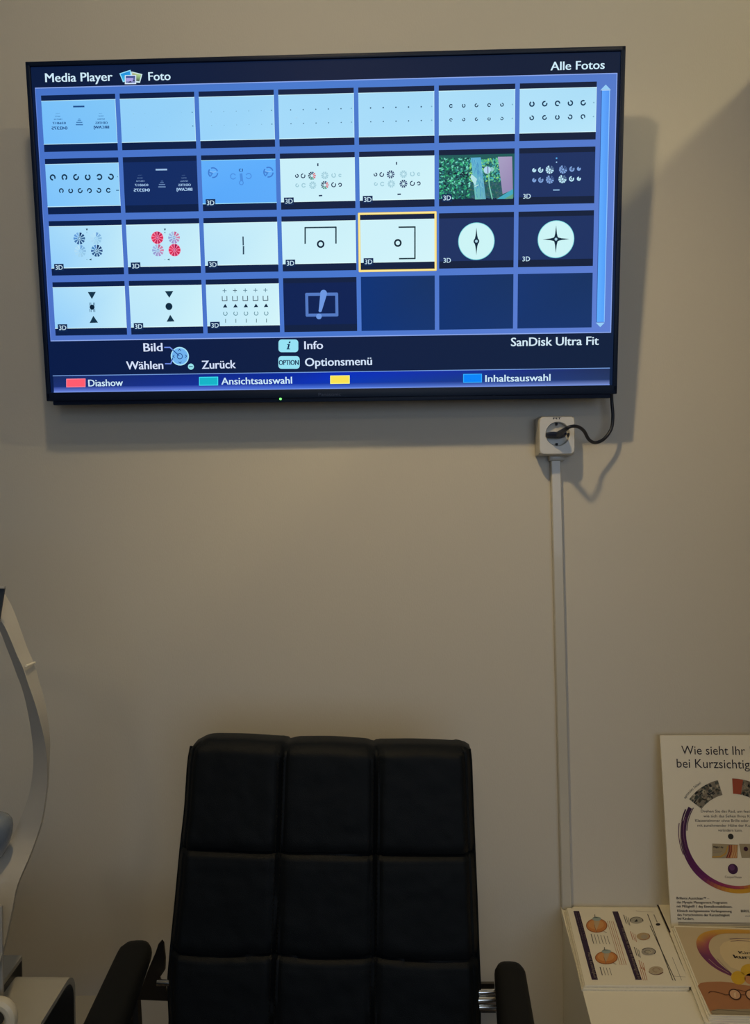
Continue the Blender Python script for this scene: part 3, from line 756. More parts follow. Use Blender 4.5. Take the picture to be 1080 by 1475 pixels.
for j in range(NZ):
    for i in range(NX): bm.faces.new((grid[j][i], grid[j][i + 1], grid[j + 1][i + 1], grid[j + 1][i]))
# rim to back
bord = grid[0] + [grid[j][NX] for j in range(1, NZ + 1)] + grid[NZ][::-1][1:] + [grid[j][0] for j in range(NZ - 1, 0, -1)]
cen = Vector(((LE[4].x + RE[4].x) / 2, 0, (ZT + ZB) / 2))
prev = bord
for st, (dy, sh) in enumerate(((.008, 1.004), (.03, 1.004), (.046, .98))):
    nw = []
    for v in bord:
        c = v.co; nw.append(bm.verts.new((cen.x + (c.x - cen.x) * sh, max(c.y, cy_(c.z)) + dy, cen.z + (c.z - cen.z) * (1 + (sh - 1) * .6))))
    for k in range(len(bord)):
        bm.faces.new((prev[k], prev[(k + 1) % len(bord)], nw[(k + 1) % len(bord)], nw[k]))
    prev = nw
bm.faces.new(prev)
back = obj('backrest', bm, M_leather, ch, True)
# piping round the front edge
pts = [(interp(LE, z) + .0005, cy_(z) + .013, z) for z in [ZB + (LE[1].z - ZB) * k / 30 for k in range(31)]]
top = []
for i in range(0, NX + 1, 3):
    c = grid[0][i] if False else None
bmp = bmesh.new()
tube(bmp, pts, .0026, 6); obj('piping', bmp, M_leather, back, True)
pts = [(interp(RE, z) - .0005, cy_(z) + .013, z) for z in [ZB + (RE[1].z - ZB) * k / 30 for k in range(31)]]
bmp = bmesh.new(); tube(bmp, pts, .0026, 6); obj('piping', bmp, M_leather, back, True)
# stitching along the upright seams
bms = bmesh.new()
for s in (0, 1):
    z = ZT - .012
    while z > ZB + .05:
        for sd in (-1, 1):
            x = seamx(s, z) + sd * .0040
            box(bms, (x, cy_(z) - .0120 - .006, z), (.0010, .002, .0040))
        z -= .0075
o = obj('stitching', bms, M_armpad, back); o['kind'] = 'stuff'
# armrests: rounded pads running towards the viewer
def armpad(c0, c1, w0, w1, th):
    bm = bmesh.new(); rings = []; a = Vector(c0); b = Vector(c1); d = (b - a); Ln = d.length; d.normalize(); s = Vector((d.y, -d.x, 0)).normalized()
    N = 22
    for k in range(N + 1):
        t = k / N; dist = t * Ln; wdt = (w0 + (w1 - w0) * t) / 2
        e = min(dist, Ln - dist) / wdt
        f = math.sqrt(max(.0, 1 - (1 - min(1, e / 1.0)) ** 2)) if e < 1 else 1
        f = max(f, .12); c = a + d * dist
        hz = th / 2 * (.35 + .65 * f)
        ring_ = []
        for m in range(20):
            an = 2 * PI * m / 20; ca, sa = math.cos(an), math.sin(an)
            ring_.append(c + s * (wdt * f * math.copysign(abs(ca) ** .7, ca)) + Vector((0, 0, hz * math.copysign(abs(sa) ** .75, sa) - th / 2)))
        rings.append(ring_)
    loft(bm, rings); return bm
AZ = .885
la0 = on_z(199, 1347, AZ); la1 = on_z(126, 1525, AZ); ra0 = on_z(733, 1377, AZ - .012); ra1 = on_z(752, 1540, AZ - .012)
d = (la1 - la0).normalized(); la1 = la0 + d * .25
d = (ra1 - ra0).normalized(); ra1 = ra0 + d * .25
for a, b, sgn in ((la0, la1, -1), (ra0, ra1, 1)):
    ar = obj('armrest', armpad(a, b, .056 if sgn < 0 else .050, .066 if sgn < 0 else .058, .036), M_armpad, ch, True)
    # flat steel hoop carrying the pad: back upright, bottom run, front upright
    bm = bmesh.new(); o_ = Vector((.020 * -sgn, 0, 0)); dd = (b - a).normalized()
    pA = a + dd * .05 + Vector((0, 0, -.036)); pB = b - dd * .04 + Vector((0, 0, -.036))
    pts = spline([pA, pA + Vector((0, .012, -.05)), pA + Vector((-sgn * .01, .0, -.20)), (pA + pB) / 2 + Vector((-sgn * .03, 0, -.30)), pB + Vector((-sgn * .01, -.0, -.2)), pB], 8)
    tube(bm, pts, .011, 8); obj('arm_frame', bm, M_steel, ch, True)
# brackets and chrome spacers that join the arms to the backrest
def quadbar(name, pxs, y0, y1, m):
    bm = bmesh.new(); A = [on_y(*p_, y0) for p_ in pxs]; Bk = [Vector((p_.x, p_.y + (y1 - y0), p_.z)) for p_ in A]
    loft(bm, [A, Bk]); return obj(name, bm, m, ch)
quadbar('arm_bracket', [(224, 1372), (228, 1360), (232, 1356), (235, 1360), (237.5, 1382), (237, 1398), (229, 1410), (238, 1424), (242, 1442), (196, 1440), (203, 1426), (212, 1400)], -.372, -.366, M_steel)
quadbar('arm_bracket', [(693, 1417), (712, 1417), (714, 1459), (693, 1459)], -.372, -.366, M_steel)
def spacer(x0, x1, y, r):
    bm = bmesh.new(); A = on_y(x0, y, -.385); B = on_y(x1, y, -.385); tube(bm, [A, B], r, 16); obj('chrome_spacer', bm, M_chrome, ch, True)
spacer(226.5, 246, 1415.5, .0052); spacer(686, 713, 1429, .0045); spacer(685, 714, 1440, .0075); spacer(690, 714, 1450, .0065)
# seat, gas lift and star base (below the frame)
bm = bmesh.new(); box(bm, (-.13, -.66, .60), (.52, .50, .09), .03, None, 4); obj('seat', bm, M_leather, ch, True)
bm = bmesh.new(); tube(bm, [(-.13, -.66, .10), (-.13, -.66, .30), (-.13, -.66, .30), (-.13, -.66, .56)], [.03, .03, .02, .02], 16); obj('gas_lift', bm, M_chrome, ch, True)
bm = bmesh.new(); box(bm, (-.13, -.50, .585), (.10, .36, .02), .004); box(bm, (-.13, -.34, .66), (.10, .012, .17), .004); obj('back_support', bm, M_steel, ch)
bs = bmesh.new()
for k in range(5):
    a = 2 * PI * k / 5 + .3; e = Vector((-.13 + .30 * math.cos(a), -.66 + .30 * math.sin(a) , .075))
    if e.y > -.36: pass
    tube(bs, [(-.13, -.66, .11), e], [.028, .016], 8)
obj('star_base', bs, M_chrome, ch, True)
for k in range(5):
    a = 2 * PI * k / 5 + .3; e = Vector((-.13 + .30 * math.cos(a), -.66 + .30 * math.sin(a), .03)); bm = bmesh.new()
    t_ = Vector((-math.sin(a), math.cos(a), 0)) * .02; tube(bm, [e - t_, e + t_], .030, 16); tube(bm, [e + Vector((0, 0, .02)), e + Vector((0, 0, .05))], .008, 8); obj('castor', bm, M_blkmat, ch, True)

# ------------------------------------------------------------ sideboard on the right with leaflets
ZTB = .775
pA = on_z(810, 1316, ZTB); pB = on_z(851, 1474, ZTB)
d = (pB - pA); k0 = (-.001 - pA.y) / d.y; cb = pA + d * k0; k1 = (-.62 - pA.y) / d.y; cf = pA + d * k1
sb = thing('sideboard', 'white sideboard against the wall at the right, carrying leaflets', 'cabinet', (.55, -.3, 0))
bm = bmesh.new(); XR = .835
prism(bm, [cb, cf, Vector((XR, cf.y, ZTB)), Vector((XR, cb.y, ZTB))], (0, 0, -.019)); obj('worktop', bm, M_white, sb)
bm = bmesh.new(); dz = Vector((0, 0, -.019))
ins = Vector((.004, 0, 0)); prism(bm, [cb + dz + ins, cf + dz + ins + Vector((0, .02, 0)), cf + dz + ins + Vector((.018, .02, 0)), cb + dz + ins + Vector((.018, 0, 0))], (0, 0, -(ZTB - .019)))
obj('side_panel', bm, M_white, sb)
boxo('side_panel', (XR - .012, -.30, (ZTB - .019) / 2), (.018, .58, ZTB - .019), M_white, sb)
boxo('back_panel', (.58, -.012, .40), (.46, .010, .70), M_white, sb)
for k in range(2):
    f = boxo('door', (.455 + .245 * k, -.592, .40), (.238, .018, .70), M_white, sb, .002)
    boxo('handle', (.555 + .05 * k, -.612, .52), (.010, .022, .14), M_steel, f, .003)
boxo('bottom_panel', (.58, -.30, .05), (.46, .56, .018), M_white, sb)

def sheet(name, label, cat, corners, z, th, m, group=None, r=.0, edges=None):
    """flat paper item whose upper face has the given corner pixels at height z"""
    P4 = [on_z(*c, z) for c in corners] if not isinstance(corners[0], Vector) else corners
    t = thing(name, label, cat, tuple(((P4[0] + P4[2]) / 2).xy) + (z - th,), group)
    pts = P4
    if r:
        pts = []
        for i in range(4):
            p0, p1, p2 = P4[i - 1], P4[i], P4[(i + 1) % 4]; a = p1 + (p0 - p1).normalized() * r; b = p1 + (p2 - p1).normalized() * r
            for k in range(5):
                s = k / 4; pts.append((a * (1 - s) ** 2 + p1 * 2 * s * (1 - s) + b * s * s))
    bm = bmesh.new(); prism(bm, pts, (0, 0, -th)); obj('paper', bm, m, t)
    return t, P4
# eye leaflets, a pile of six
LC = [(816.5, 1308), (946.7, 1310), (995, 1420), (842.5, 1419)]
zt = .7845; npile = 4; th = .0023
base = [on_z(*c, zt) for c in LC]
for k in range(npile):
    z = zt - (npile - 1 - k) * (th + .0001)
    off = Vector((-.0022 * (npile - 1 - k) + random.uniform(-.0015, .0015), random.uniform(-.001, .001) - .0005 * (npile - 1 - k), 0)) if k < npile - 1 else Vector((0, 0, 0))
    P4 = [Vector((p_.x, p_.y, z)) + off for p_ in base]
    if k < npile - 1:
        sheet('eye_leaflet', ['lowest white leaflet of the left pile, lying on the sideboard top', 'white leaflet second from the bottom of the left pile', 'white leaflet directly under the printed top leaflet of the left pile'][k], 'leaflet', P4, z, th, M_paper if k % 2 else M_paperd, 'pile of eye leaflets on the sideboard')
    else:
        t, _ = sheet('eye_leaflet', 'top leaflet of the left pile, printed with orange eyeballs and purple bands', 'leaflet', P4, z, th, M_paper, 'pile of eye leaflets on the sideboard')
pl = Plane((.4, -.15, zt), (1, 0, 0), (0, 1, 0)); p = Print(pl, .0002); z = Z(800, 1290, 5.4)
PU = (44, 18, 52)
p.px([z(282, 656), z(330, 655), z(183, 120), z(138, 120)], PU, 0); p.px([z(622, 656), z(672, 656), z(485, 124), z(441, 124)], PU, 0)
def ptext(st, x0, y0, x1, y1, cap, col, L=1, bold=.01): p.pxtext(st, z(x0, y0), z(x1, y1), cap, col, L, bold)
def ptd(st, a, b, wpx, col, L=1, bold=.01):   # sideways text running downward along a sloped line
    q0 = Vector(pl.uv(*z(*a))); q1 = Vector(pl.uv(*z(*b))); p.text(st, q0, q1, wpx * .00124, col, L, bold)
WH = (190, 176, 160)
ptd('Das normalsichtige und das kurzsichtige Auge', (155, 135), (213, 345), 1.5, WH); ptd('Wie sich das Sehen Ihres Kindes', (172, 135), (232, 345), 1.5, WH)
ptd('Was ist Kurzsichtigkeit?', (248, 440), (300, 645), 4.2, WH)
ptd('Was können Sie tun, um die Kurzsichtigkeit zu', (512, 250), (640, 645), 4.4, WH)
def ell(c, rx, ry, col, L=1, n=28, ang=0):
    pts = []
    for k in range(n):
        a = 2 * PI * k / n; x_ = rx * math.cos(a); y_ = ry * math.sin(a)
        pts.append(z(c[0] + x_ * math.cos(ang) - y_ * math.sin(ang), c[1] + x_ * math.sin(ang) + y_ * math.cos(ang)))
    p.px(pts[::-1], col, L)
for (cx2, cy2, rx, ry) in ((320, 234, 83, 56), (395, 484, 88, 52)):
    ell((cx2, cy2), rx, ry, (150, 84, 34), 1); ell((cx2, cy2), rx * .92, ry * .9, (196, 124, 58), 2); ell((cx2 - 4, cy2 - 6), rx * .72, ry * .66, (206, 146, 84), 3)
    p.px([z(cx2 - 8, cy2 + ry * .9), z(cx2 + 22, cy2 - 20), z(cx2 + 26, cy2 - ry), z(cx2 - 26, cy2 - ry)], (186, 160, 124), 4)
    ell((cx2, cy2 - ry + 6), rx * .42, 16, (150, 166, 160), 5); p.pxline([z(cx2 - 15, cy2 - ry - 28), z(cx2 - 14, cy2 - ry - 4)], 1.0, (90, 90, 84), 4); p.pxline([z(cx2 - 26, cy2 - ry - 4), z(cx2 + 8, cy2 - ry - 4)], 1.2, (130, 150, 150), 5)
    p.pxline([z(cx2 - 2, cy2 + ry), z(cx2 - 20, cy2 - 4)], .7, (140, 90, 50), 5); p.pxline([z(cx2 + 56, cy2 + ry - 8), z(cx2 + 76, cy2 + ry + 2)], 1, (120, 100, 80), 5)
GR = (104, 96, 84); OR = (176, 104, 64)
for k in range(6):
    x_ = 276 + k * 25; y_ = 300 + k * 3; c_ = (60, 56, 52) if k == 0 else GR
    p.pxline([z(x_, y_), z(x_ + 20, y_ + 74 - k * 2)], 1.1 if k == 0 else .8, c_, 1)
for k in range(4):
    x_ = 346 + k * 24; y_ = 558 + k * 2; p.pxline([z(x_, y_), z(x_ + 18, y_ + 62 - k * 2)], 1.3 if k == 0 else .8, (60, 56, 52) if k == 0 else GR, 1)
for k in range(4): p.pxline([z(402 + k * 15, 200), z(502 + k * 16, 540)], .7, OR if k % 2 else (186, 150, 120), 1)
for (x_, y_, c_) in ((530, 152, (50, 46, 44)), (582, 280, OR), (612, 402, (50, 46, 44)), (648, 505, OR)):
    for k in range(3): p.pxline([z(x_ + k * 17, y_ + (10 * k)), z(x_ + k * 17 + (20 if k < 2 else 14), y_ + 66 + 8 * k)], 1.0 if k == 0 else .7, c_, 1)
for k in range(3): p.pxline([z(655 + 15 * k, 560), z(682 + 15 * k, 660)], .8, OR, 1)
def arcz(c, rx, ry, a0, a1, wd, col, L=2, n=14):
    p.pxline([z(c[0] + rx * math.cos(a0 + (a1 - a0) * k / n), c[1] - ry * math.sin(a0 + (a1 - a0) * k / n)) for k in range(n + 1)], wd, col, L)
ell((628, 194), 52, 26, (166, 162, 148), 1); arcz((630, 196), 50, 28, -.2, 3.4, 1.0, (50, 48, 46)); p.px([z(612, 206), z(640, 204), z(632, 184)], (30, 34, 36), 3)
ell((682, 318), 52, 28, (184, 160, 120), 1); arcz((682, 318), 50, 29, -2.2, .8, .9, (160, 84, 44)); ell((690, 322), 26, 16, (170, 156, 136), 2)
ell((722, 438), 55, 28, (160, 154, 144), 1); arcz((722, 438), 55, 29, -.6, 2.6, 1.1, (44, 38, 40)); ell((722, 438), 34, 17, (180, 172, 152), 2); arcz((716, 440), 22, 11, .3, 5, 1.0, (90, 84, 90), 3)
ell((782, 582), 56, 31, (184, 168, 142), 1); arcz((782, 584), 58, 33, 3.4, 5.9, 1.0, (120, 60, 50)); arcz((782, 580), 26, 17, 0, 5, .8, (150, 120, 96), 3)
p.pxline([z(716, 146), z(912, 660)], 1.1, (70, 64, 60), 1); p.pxline([z(735, 236), z(932, 662)], 1.1, (70, 64, 60), 1)
p.pxline([z(765, 150), z(790, 208)], 1.4, (140, 132, 120), 1); ell((797, 226), 18, 10, (30, 22, 26), 2); p.pxline([z(908, 482), z(980, 660)], .6, (120, 110, 96), 1); p.pxline([z(920, 628), z(1010, 634)], .6, (130, 120, 104), 1)
p.pxline([z(626, 120), z(760, 130)], .5, (130, 122, 106), 1)
pp = p; pobj = pp.build('print', M_print, t)

# poster card leaning near the wall
PO = on_y(966, 1330, -.085); PT = on_y(950, 1060, -.030)
upv = (PT - PO).normalized()
rtv = Vector((1, 0, 0)); pn = rtv.cross(upv).normalized(); 
# right direction chosen so that the top edge runs level as in the photograph
kq = .012
rtv = Vector((1, 0, kq)).normalized(); pn = rtv.cross(upv).normalized()
PP = Plane(PO, upv.cross(pn) * 1, upv)
PWD = .270
tp = thing('poster_card', 'upright white display card with a purple and yellow ring about short-sightedness', 'poster', (PO.x + PWD / 2, PO.y, ZTB))
ul, vl = PP.uv(966, 1330); 
u_l, v_t = PP.uv(950.5, 1059.5); u_b, _ = PP.uv(967, 1340)
foot = PO.z - .0; vbm = -(PO.z - ZTB - .006) / upv.z
bm = bmesh.new(); A = [PP.P(u_l + .0, v_t), PP.P(u_l + PWD, v_t), PP.P(u_b + PWD, vbm), PP.P(u_b, vbm)]
prism(bm, A, -PP.n * .004); obj('card', bm, M_paper, tp)
bm = bmesh.new(); m0 = PP.P(u_l + PWD * .5, v_t * .75, -.005); prism(bm, [m0 + Vector((-.03, 0, 0)), m0 + Vector((.03, 0, 0)), Vector((m0.x + .05, -.004, ZTB + .002)), Vector((m0.x - .05, -.004, ZTB + .002))], (0, .0, .003)); obj('strut', bm, M_paperd, tp)
p = Print(PP, .0003); z = Z(940, 1040, 4.914)
INK = (52, 46, 50)
def T(st, x0, y0, x1, y1, cap, col=INK, bold=-.012, L=1): p.pxtext(st, z(x0, y0), z(x1, y1), cap / 4.914, col, L, bold)
T('Wie sieht Ihr', 203, 228, 655, 233, 60); T('Kind', 690, 233, 850, 235, 60)
T('bei Kurzsichtigkeit aus?', 170, 322, 985, 334, 62)
TC = z(560, 795); c0 = PP.uv(*TC); cR = PP.uv(*z(190, 795)); RR = c0[0] - cR[0]
sx_, sy_ = 1.0, 1.0
cb_ = PP.uv(*z(585, 1213)); ct_ = PP.uv(*z(575, 395))
cen_ = ((PP.uv(*z(182, 800))[0] + PWD * .62 * 0 + PP.uv(*z(1000, 800))[0]) / 2, (cb_[1] + ct_[1]) / 2)
cen_ = (PP.uv(*z(583, 800))[0], (cb_[1] + ct_[1]) / 2); Ro = (ct_[1] - cb_[1]) / 2; Rx = cen_[0] - PP.uv(*z(180, 800))[0]
SXX = Rx / Ro
def ringarc(a0, a1, f0, f1, colf, L=1, n=40, g0=None):
    for k in range(n):
        t0 = k / n; t1 = (k + 1) / n; b0 = math.radians(a0 + (a1 - a0) * t0); b1 = math.radians(a0 + (a1 - a0) * t1)
        r00, r01 = f0(t0), f1(t0); r10, r11 = f0(t1), f1(t1); P_2 = lambda r, a: (cen_[0] + SXX * Ro * r * math.cos(a), cen_[1] + Ro * r * math.sin(a))
        p.poly([P_2(r00, b0), P_2(r01, b0), P_2(r11, b1), P_2(r10, b1)], colf((t0 + t1) / 2), L)
stops = [(0, (62, 28, 66)), (.25, (82, 28, 80)), (.4, (104, 34, 96)), (.52, (150, 50, 96)), (.60, (170, 70, 84)), (.68, (206, 146, 44)), (1, (210, 166, 44))]
def grad(t):
    for (a, ca), (b, cb2) in zip(stops, stops[1:]):
        if t <= b: return mixc(ca, cb2, (t - a) / (b - a))
    return stops[-1][1]
def grad2(t): return mixc(grad(min(1, t + .05)), (208, 156, 44), max(0, min(1, (t - .36) * 6)))
# angle measured ccw: left upper end about 150 deg, through 270 (bottom), to the right
ringarc(148, 330, lambda t: .86 + .02 * t, lambda t: .93, lambda t: grad(t * .9), 1)
ringarc(165, 330, lambda t: .92, lambda t: .955 + .045 * min(1, t * 3), lambda t: grad2(t * .9), 1)
ringarc(152, 200, lambda t: .94 - .0 * t, lambda t: .965, lambda t: (64, 26, 60), 2, 14)
ringarc(168, 200, lambda t: .985, lambda t: 1.0, lambda t: (90, 50, 80), 2, 14)
ringarc(160, 205, lambda t: .905, lambda t: .905 + .012 * (1 - t), lambda t: (150, 110, 130), 3, 14)
ringarc(165, 208, lambda t: .955, lambda t: .955 + .012 * (1 - t), lambda t: (170, 150, 140), 3, 14)
ringarc(146, 175, lambda t: .84, lambda t: .855, lambda t: (80, 50, 74), 3, 14)
# picture segments at the top of the ring
def seg(a0, a1, r0, r1, seed, left_orange=False):
    random.seed(seed)
    ringarc(a0, a1, lambda t: r0, lambda t: r1, lambda t: (128, 120, 104), 1, 16)
    for k in range(70):
        a = random.uniform(a0, a1); r = random.uniform(r0, r1); da = random.uniform(.6, 2.5); dr = random.uniform(.008, .03)
        aa = sorted((max(a1, a - da), min(a0, a + da))); c_ = random.choice([(44, 44, 44), (60, 66, 60), (150, 140, 120), (176, 168, 146), (80, 84, 76), (100, 90, 74), (30, 34, 36)])
        ra, rb = max(r0, r - dr), min(r1, r + dr)
        ringarc(aa[1], aa[0], lambda t: ra, lambda t: rb, lambda t: c_, 2, 2)
    if left_orange: ringarc(a0, a0 - (a0 - a1) * .3, lambda t: r0, lambda t: r1, lambda t: (160, 76, 50), 3, 6)
seg(141, 104, .72, .99, 5); seg(89, 52, .72, .99, 6, True)
# curved caption over the first picture
st = 'optimales Sehen!'
capL = .0052; pos = 0.0
for chh in st:
    if chh == ' ': pos += .0022; continue
    gv, _g = text_shape(chh); wch = (max(v[0] for v in gv) - min(v[0] for v in gv)) / CAP * capL * .74
    r = 1.045; a = math.radians(143) - pos / (Ro * r)
    q0 = Vector((cen_[0] + SXX * Ro * r * math.cos(a), cen_[1] + Ro * r * math.sin(a))); tdir = Vector((math.sin(a), -math.cos(a)))
    p.text(chh, q0, q0 + tdir * wch, capL, (56, 48, 46), 2)
    pos += wch + .0009
for st, x0, x1, y in (('Drehen Sie das Rad, um festzustellen,', 340, 800, 640), ('wie sich das Sehen Ihres Kindes im', 358, 790, 674), ('Klassenzimmer ohne Brille oder Kontaktlinsen', 300, 850, 706), ('mit zunehmender Höhe der Kurzsichtigkeit', 315, 830, 740), ('verändern kann.', 462, 634, 774)):
    T(st, x0, y, x1, y + 2, 19, (70, 62, 60), 0)
z2 = lambda x, y: PP.uv(*z(x, y))
sc_ = .00135 / 4.914 * 1.0
p.disc(z2(551, 810), 20 * sc_, (50, 48, 42), 1)
p.px([z(420, 963), z(598, 963), z(605, 868), z(420, 860)], (164, 150, 118), 1); p.px([z(525, 963), z(595, 963), z(600, 870), z(545, 870)], (190, 130, 80), 2)
for k in range(5): p.pxline([z(522 + k * 16, 960), z(540 + k * 14, 915), z(540 + k * 14, 872)], 1.5 if k < 2 else .9, (120, 30, 40) if k < 2 else (210, 180, 130), 3)
p.pxline([z(420, 955), z(480, 952), z(515, 930), z(530, 880)], 1.6, (196, 150, 50), 2)
T('MiSight 1 day', 428, 890, 498, 891, 13, (50, 44, 44), .02, 4)
p.pxline([z(428, 912), z(490, 914)], .6, (130, 120, 110), 3); p.pxline([z(428, 924), z(480, 926)], .6, (130, 120, 110), 3)
p.px([z(628, 962), z(760, 962), z(760, 864), z(610, 862)], (160, 146, 116), 1); p.disc(z2(658, 898), 16 * sc_, (60, 20, 44), 2)
p.disc(z2(566, 1040), 36 * sc_, (64, 28, 66), 2, 28); p.disc(z2(560, 1030), 20 * sc_, (96, 56, 104), 3)
T('CooperVision', 510, 1104, 628, 1106, 16, (110, 96, 84), 0)
for st, x0, x1, y in (('Brillante Aussichten™ –', 168, 398, 1254), ('das Myopie Management Programm', 170, 526, 1283), ('mit MiSight® 1 day Einmalkontaktlinsen.', 170, 562, 1312), ('Klinisch nachgewiesene Verlangsamung', 174, 558, 1344), ('des Fortschreitens der Kurzsichtigkeit', 174, 545, 1372), ('bei Kindern.', 176, 292, 1398)):
    T(st, x0, y, x1, y + 3, 17, (44, 36, 34), .015)
T('BRILLANTE', 624, 1346, 790, 1348, 17, (44, 36, 34), .02); T('AUSSICHTEN', 652, 1378, 780, 1380, 10, (90, 80, 74), .0)
for y in (1416, 1424, 1434): p.pxline([z(180, y), z(700, y + 6)], .7, (120, 110, 94), 1)
p.build('print', M_print, tp)

# brochure lying under the poster and booklets, between the two piles
t, _ = sheet('brochure', 'white brochure with a dark left edge lying between the leaflet pile and the poster', 'brochure', [(945, 1301.5), (1045, 1301.5), (1085, 1400), (989, 1400)], .7795, .0042, M_paper)
pl = Plane((.5, -.1, .7795), (1, 0, 0), (0, 1, 0)); p = Print(pl, .0002)
p.px([(945, 1302), (988.5, 1399), (991, 1399), (947.5, 1302)], (24, 18, 28), 0)
p.px([(963.5, 1343), (971, 1361), (977, 1361), (970, 1343)], (120, 50, 40), 1); p.px([(966, 1350), (969, 1357), (973, 1357), (971, 1350)], (176, 110, 80), 2)
p.build('print', M_print, t)
# children's booklets, a pile of four on the brochure
KB = [(969.5, 1333.5), (1115, 1338), (1165, 1466), (1021.5, 1463)]
zk = .7915
baseK = [on_z(*c, zk) for c in KB]
for k in range(4):
    z_ = zk - (3 - k) * .0030
    off = Vector((-.003 * (3 - k) * (1 if k != 1 else .4), -.0016 * (3 - k), 0))
    P4 = [Vector((q_.x, q_.y, z_)) + off for q_ in baseK]
    if k < 3: sheet('childrens_booklet', ['lowest white booklet of the pile below the poster', 'white booklet second from the bottom below the poster', 'white booklet directly under the cream one with spectacles'][k], 'booklet', P4, z_, .0029, M_paper, "children's booklets piled below the poster", .006)
    else: t, _ = sheet('childrens_booklet', 'cream booklet on top of its pile, cover with purple swirl and round spectacles', 'booklet', P4, z_, .0029, M_paper, "children's booklets piled below the poster", .006)
pl = Plane((.55, -.2, zk), (1, 0, 0), (0, 1, 0)); p = Print(pl, .0002); z = Z(940, 1280, 7.564)
inner = [(972, 1335), (1113, 1339.5), (1161.5, 1464.5), (1023, 1461.5)]
p.px([inner[3], inner[2], inner[1], inner[0]], (198, 180, 146), 0)
# brown lower field (a face)
fl = [(490, 1060), (520, 1030), (600, 1018), (740, 1014), (860, 1026), (960, 1048), (1060, 1060), (1300, 1060), (1560, 1050)]
p.px([z(625, 1340)] + [z(645, 1372)] + [(1150, 1461), (1145, 1425)] + [z(*q_) for q_ in fl[::-1]], (166, 112, 72), 1)
# cream ellipse and swirl
def ezr(cx3, cy3, rx, ry, col, L, a0=0, a1=2 * PI, n=36, ang=0):
    pts = []
    for k in range(n):
        a = a0 + (a1 - a0) * k / n; x_ = rx * math.cos(a); y_ = ry * math.sin(a)
        pts.append(z(cx3 + x_ * math.cos(ang) - y_ * math.sin(ang), cy3 + x_ * math.sin(ang) + y_ * math.cos(ang)))
    p.px(pts[::-1], col, L)
outerc = [(1059, 455), (900, 448), (740, 448), (640, 458), (560, 480), (500, 520), (474, 580), (484, 650), (520, 720), (580, 790), (650, 850), (740, 905), (850, 955)]
innerc = [(1059, 492), (900, 490), (780, 492), (710, 505), (655, 535), (620, 580), (610, 640), (630, 700), (670, 755), (720, 810), (770, 855), (820, 895), (862, 930)]
so = spline([Vector((a, b, 0)) for a, b in outerc], 5); si = spline([Vector((a, b, 0)) for a, b in innerc], 5)
nS = len(so)
for k in range(nS - 1):
    t_ = k / nS
    co = grad_o = mixc((206, 156, 50), (206, 150, 50), 0) if t_ < .45 else mixc((200, 140, 60), (110, 40, 90), min(1, (t_ - .45) * 5))
    ci = mixc((200, 150, 60), (150, 56, 96), min(1, max(0, (t_ - .2) * 4))) if t_ < .5 else mixc((140, 50, 96), (86, 36, 84), min(1, (t_ - .5) * 3))
    a, b, c_, d_ = so[k], so[k + 1], si[k + 1], si[k]
    p.px([z(a.x, a.y), z(d_.x, d_.y), z(c_.x, c_.y), z(b.x, b.y)], [co, ci, ci, co], 2)
p.pxline([z(610, 770), z(700, 850), z(830, 925)], .9, (190, 160, 140), 3); p.pxline([z(700, 765), z(780, 850), z(850, 920)], .6, (120, 70, 96), 3)
# pale inner face shape
ic_ = [(1300, 560), (1000, 545), (860, 560), (770, 590), (730, 640), (735, 710), (780, 790), (850, 860), (960, 900), (1300, 900)]
p.px([z(*q_) for q_ in ic_[::-1]], (212, 192, 150), 2)
p.pxline([z(840, 552), z(920, 546), z(1059, 552), z(1200, 560)], 1.2, (96, 50, 90), 4); p.pxline([z(850, 578), z(930, 568), z(1059, 576), z(1200, 590)], 1.4, (84, 36, 84), 4)
p.pxtext('Kinder', z(948, 714), z(1210, 722), 3.6, (60, 54, 60), 5, .01); p.pxtext('kurzsichtig', z(895, 762), z(1400, 792), 4.6, (40, 36, 44), 5, .03)
# yellow blobs, hair
ezr(932, 975, 80, 72, (206, 164, 34), 3, ang=.5); ezr(1050, 890, 92, 66, (206, 166, 40), 3); ezr(1070, 985, 70, 60, (190, 130, 84), 3)
# spectacles
for cx3, cy3 in ((895, 1158), (1075, 1165)):
    ezr(cx3, cy3, 74, 56, (70, 34, 22), 5, ang=.55); ezr(cx3, cy3, 60, 44, (204, 160, 124), 6, ang=.55); p.px([z(cx3 - 10, cy3 + 25), z(cx3 + 12, cy3 + 35), z(cx3 + 10, cy3 - 25), z(cx3 - 12, cy3 - 15)], (216, 186, 150), 7)
p.pxline([z(608, 1142), z(625, 1126), z(660, 1124), z(720, 1136), z(790, 1162), z(825, 1160)], 1.2, (70, 34, 20), 5); p.pxline([z(880, 1103), z(960, 1112), z(1030, 1135)], 1.3, (70, 34, 20), 5); p.pxline([z(960, 1160), z(1000, 1162)], 1.2, (60, 28, 18), 5)
# pale band along the lower edge
p.px([z(630, 1340), z(650, 1372), (1159, 1463), (1155, 1452), z(900, 1322), z(700, 1318)], (150, 138, 112), 6)
p.pxline([z(650, 1336), z(720, 1326), z(900, 1338), z(1059, 1352)], .9, (84, 70, 54), 7)
p.build('print', M_print, t)
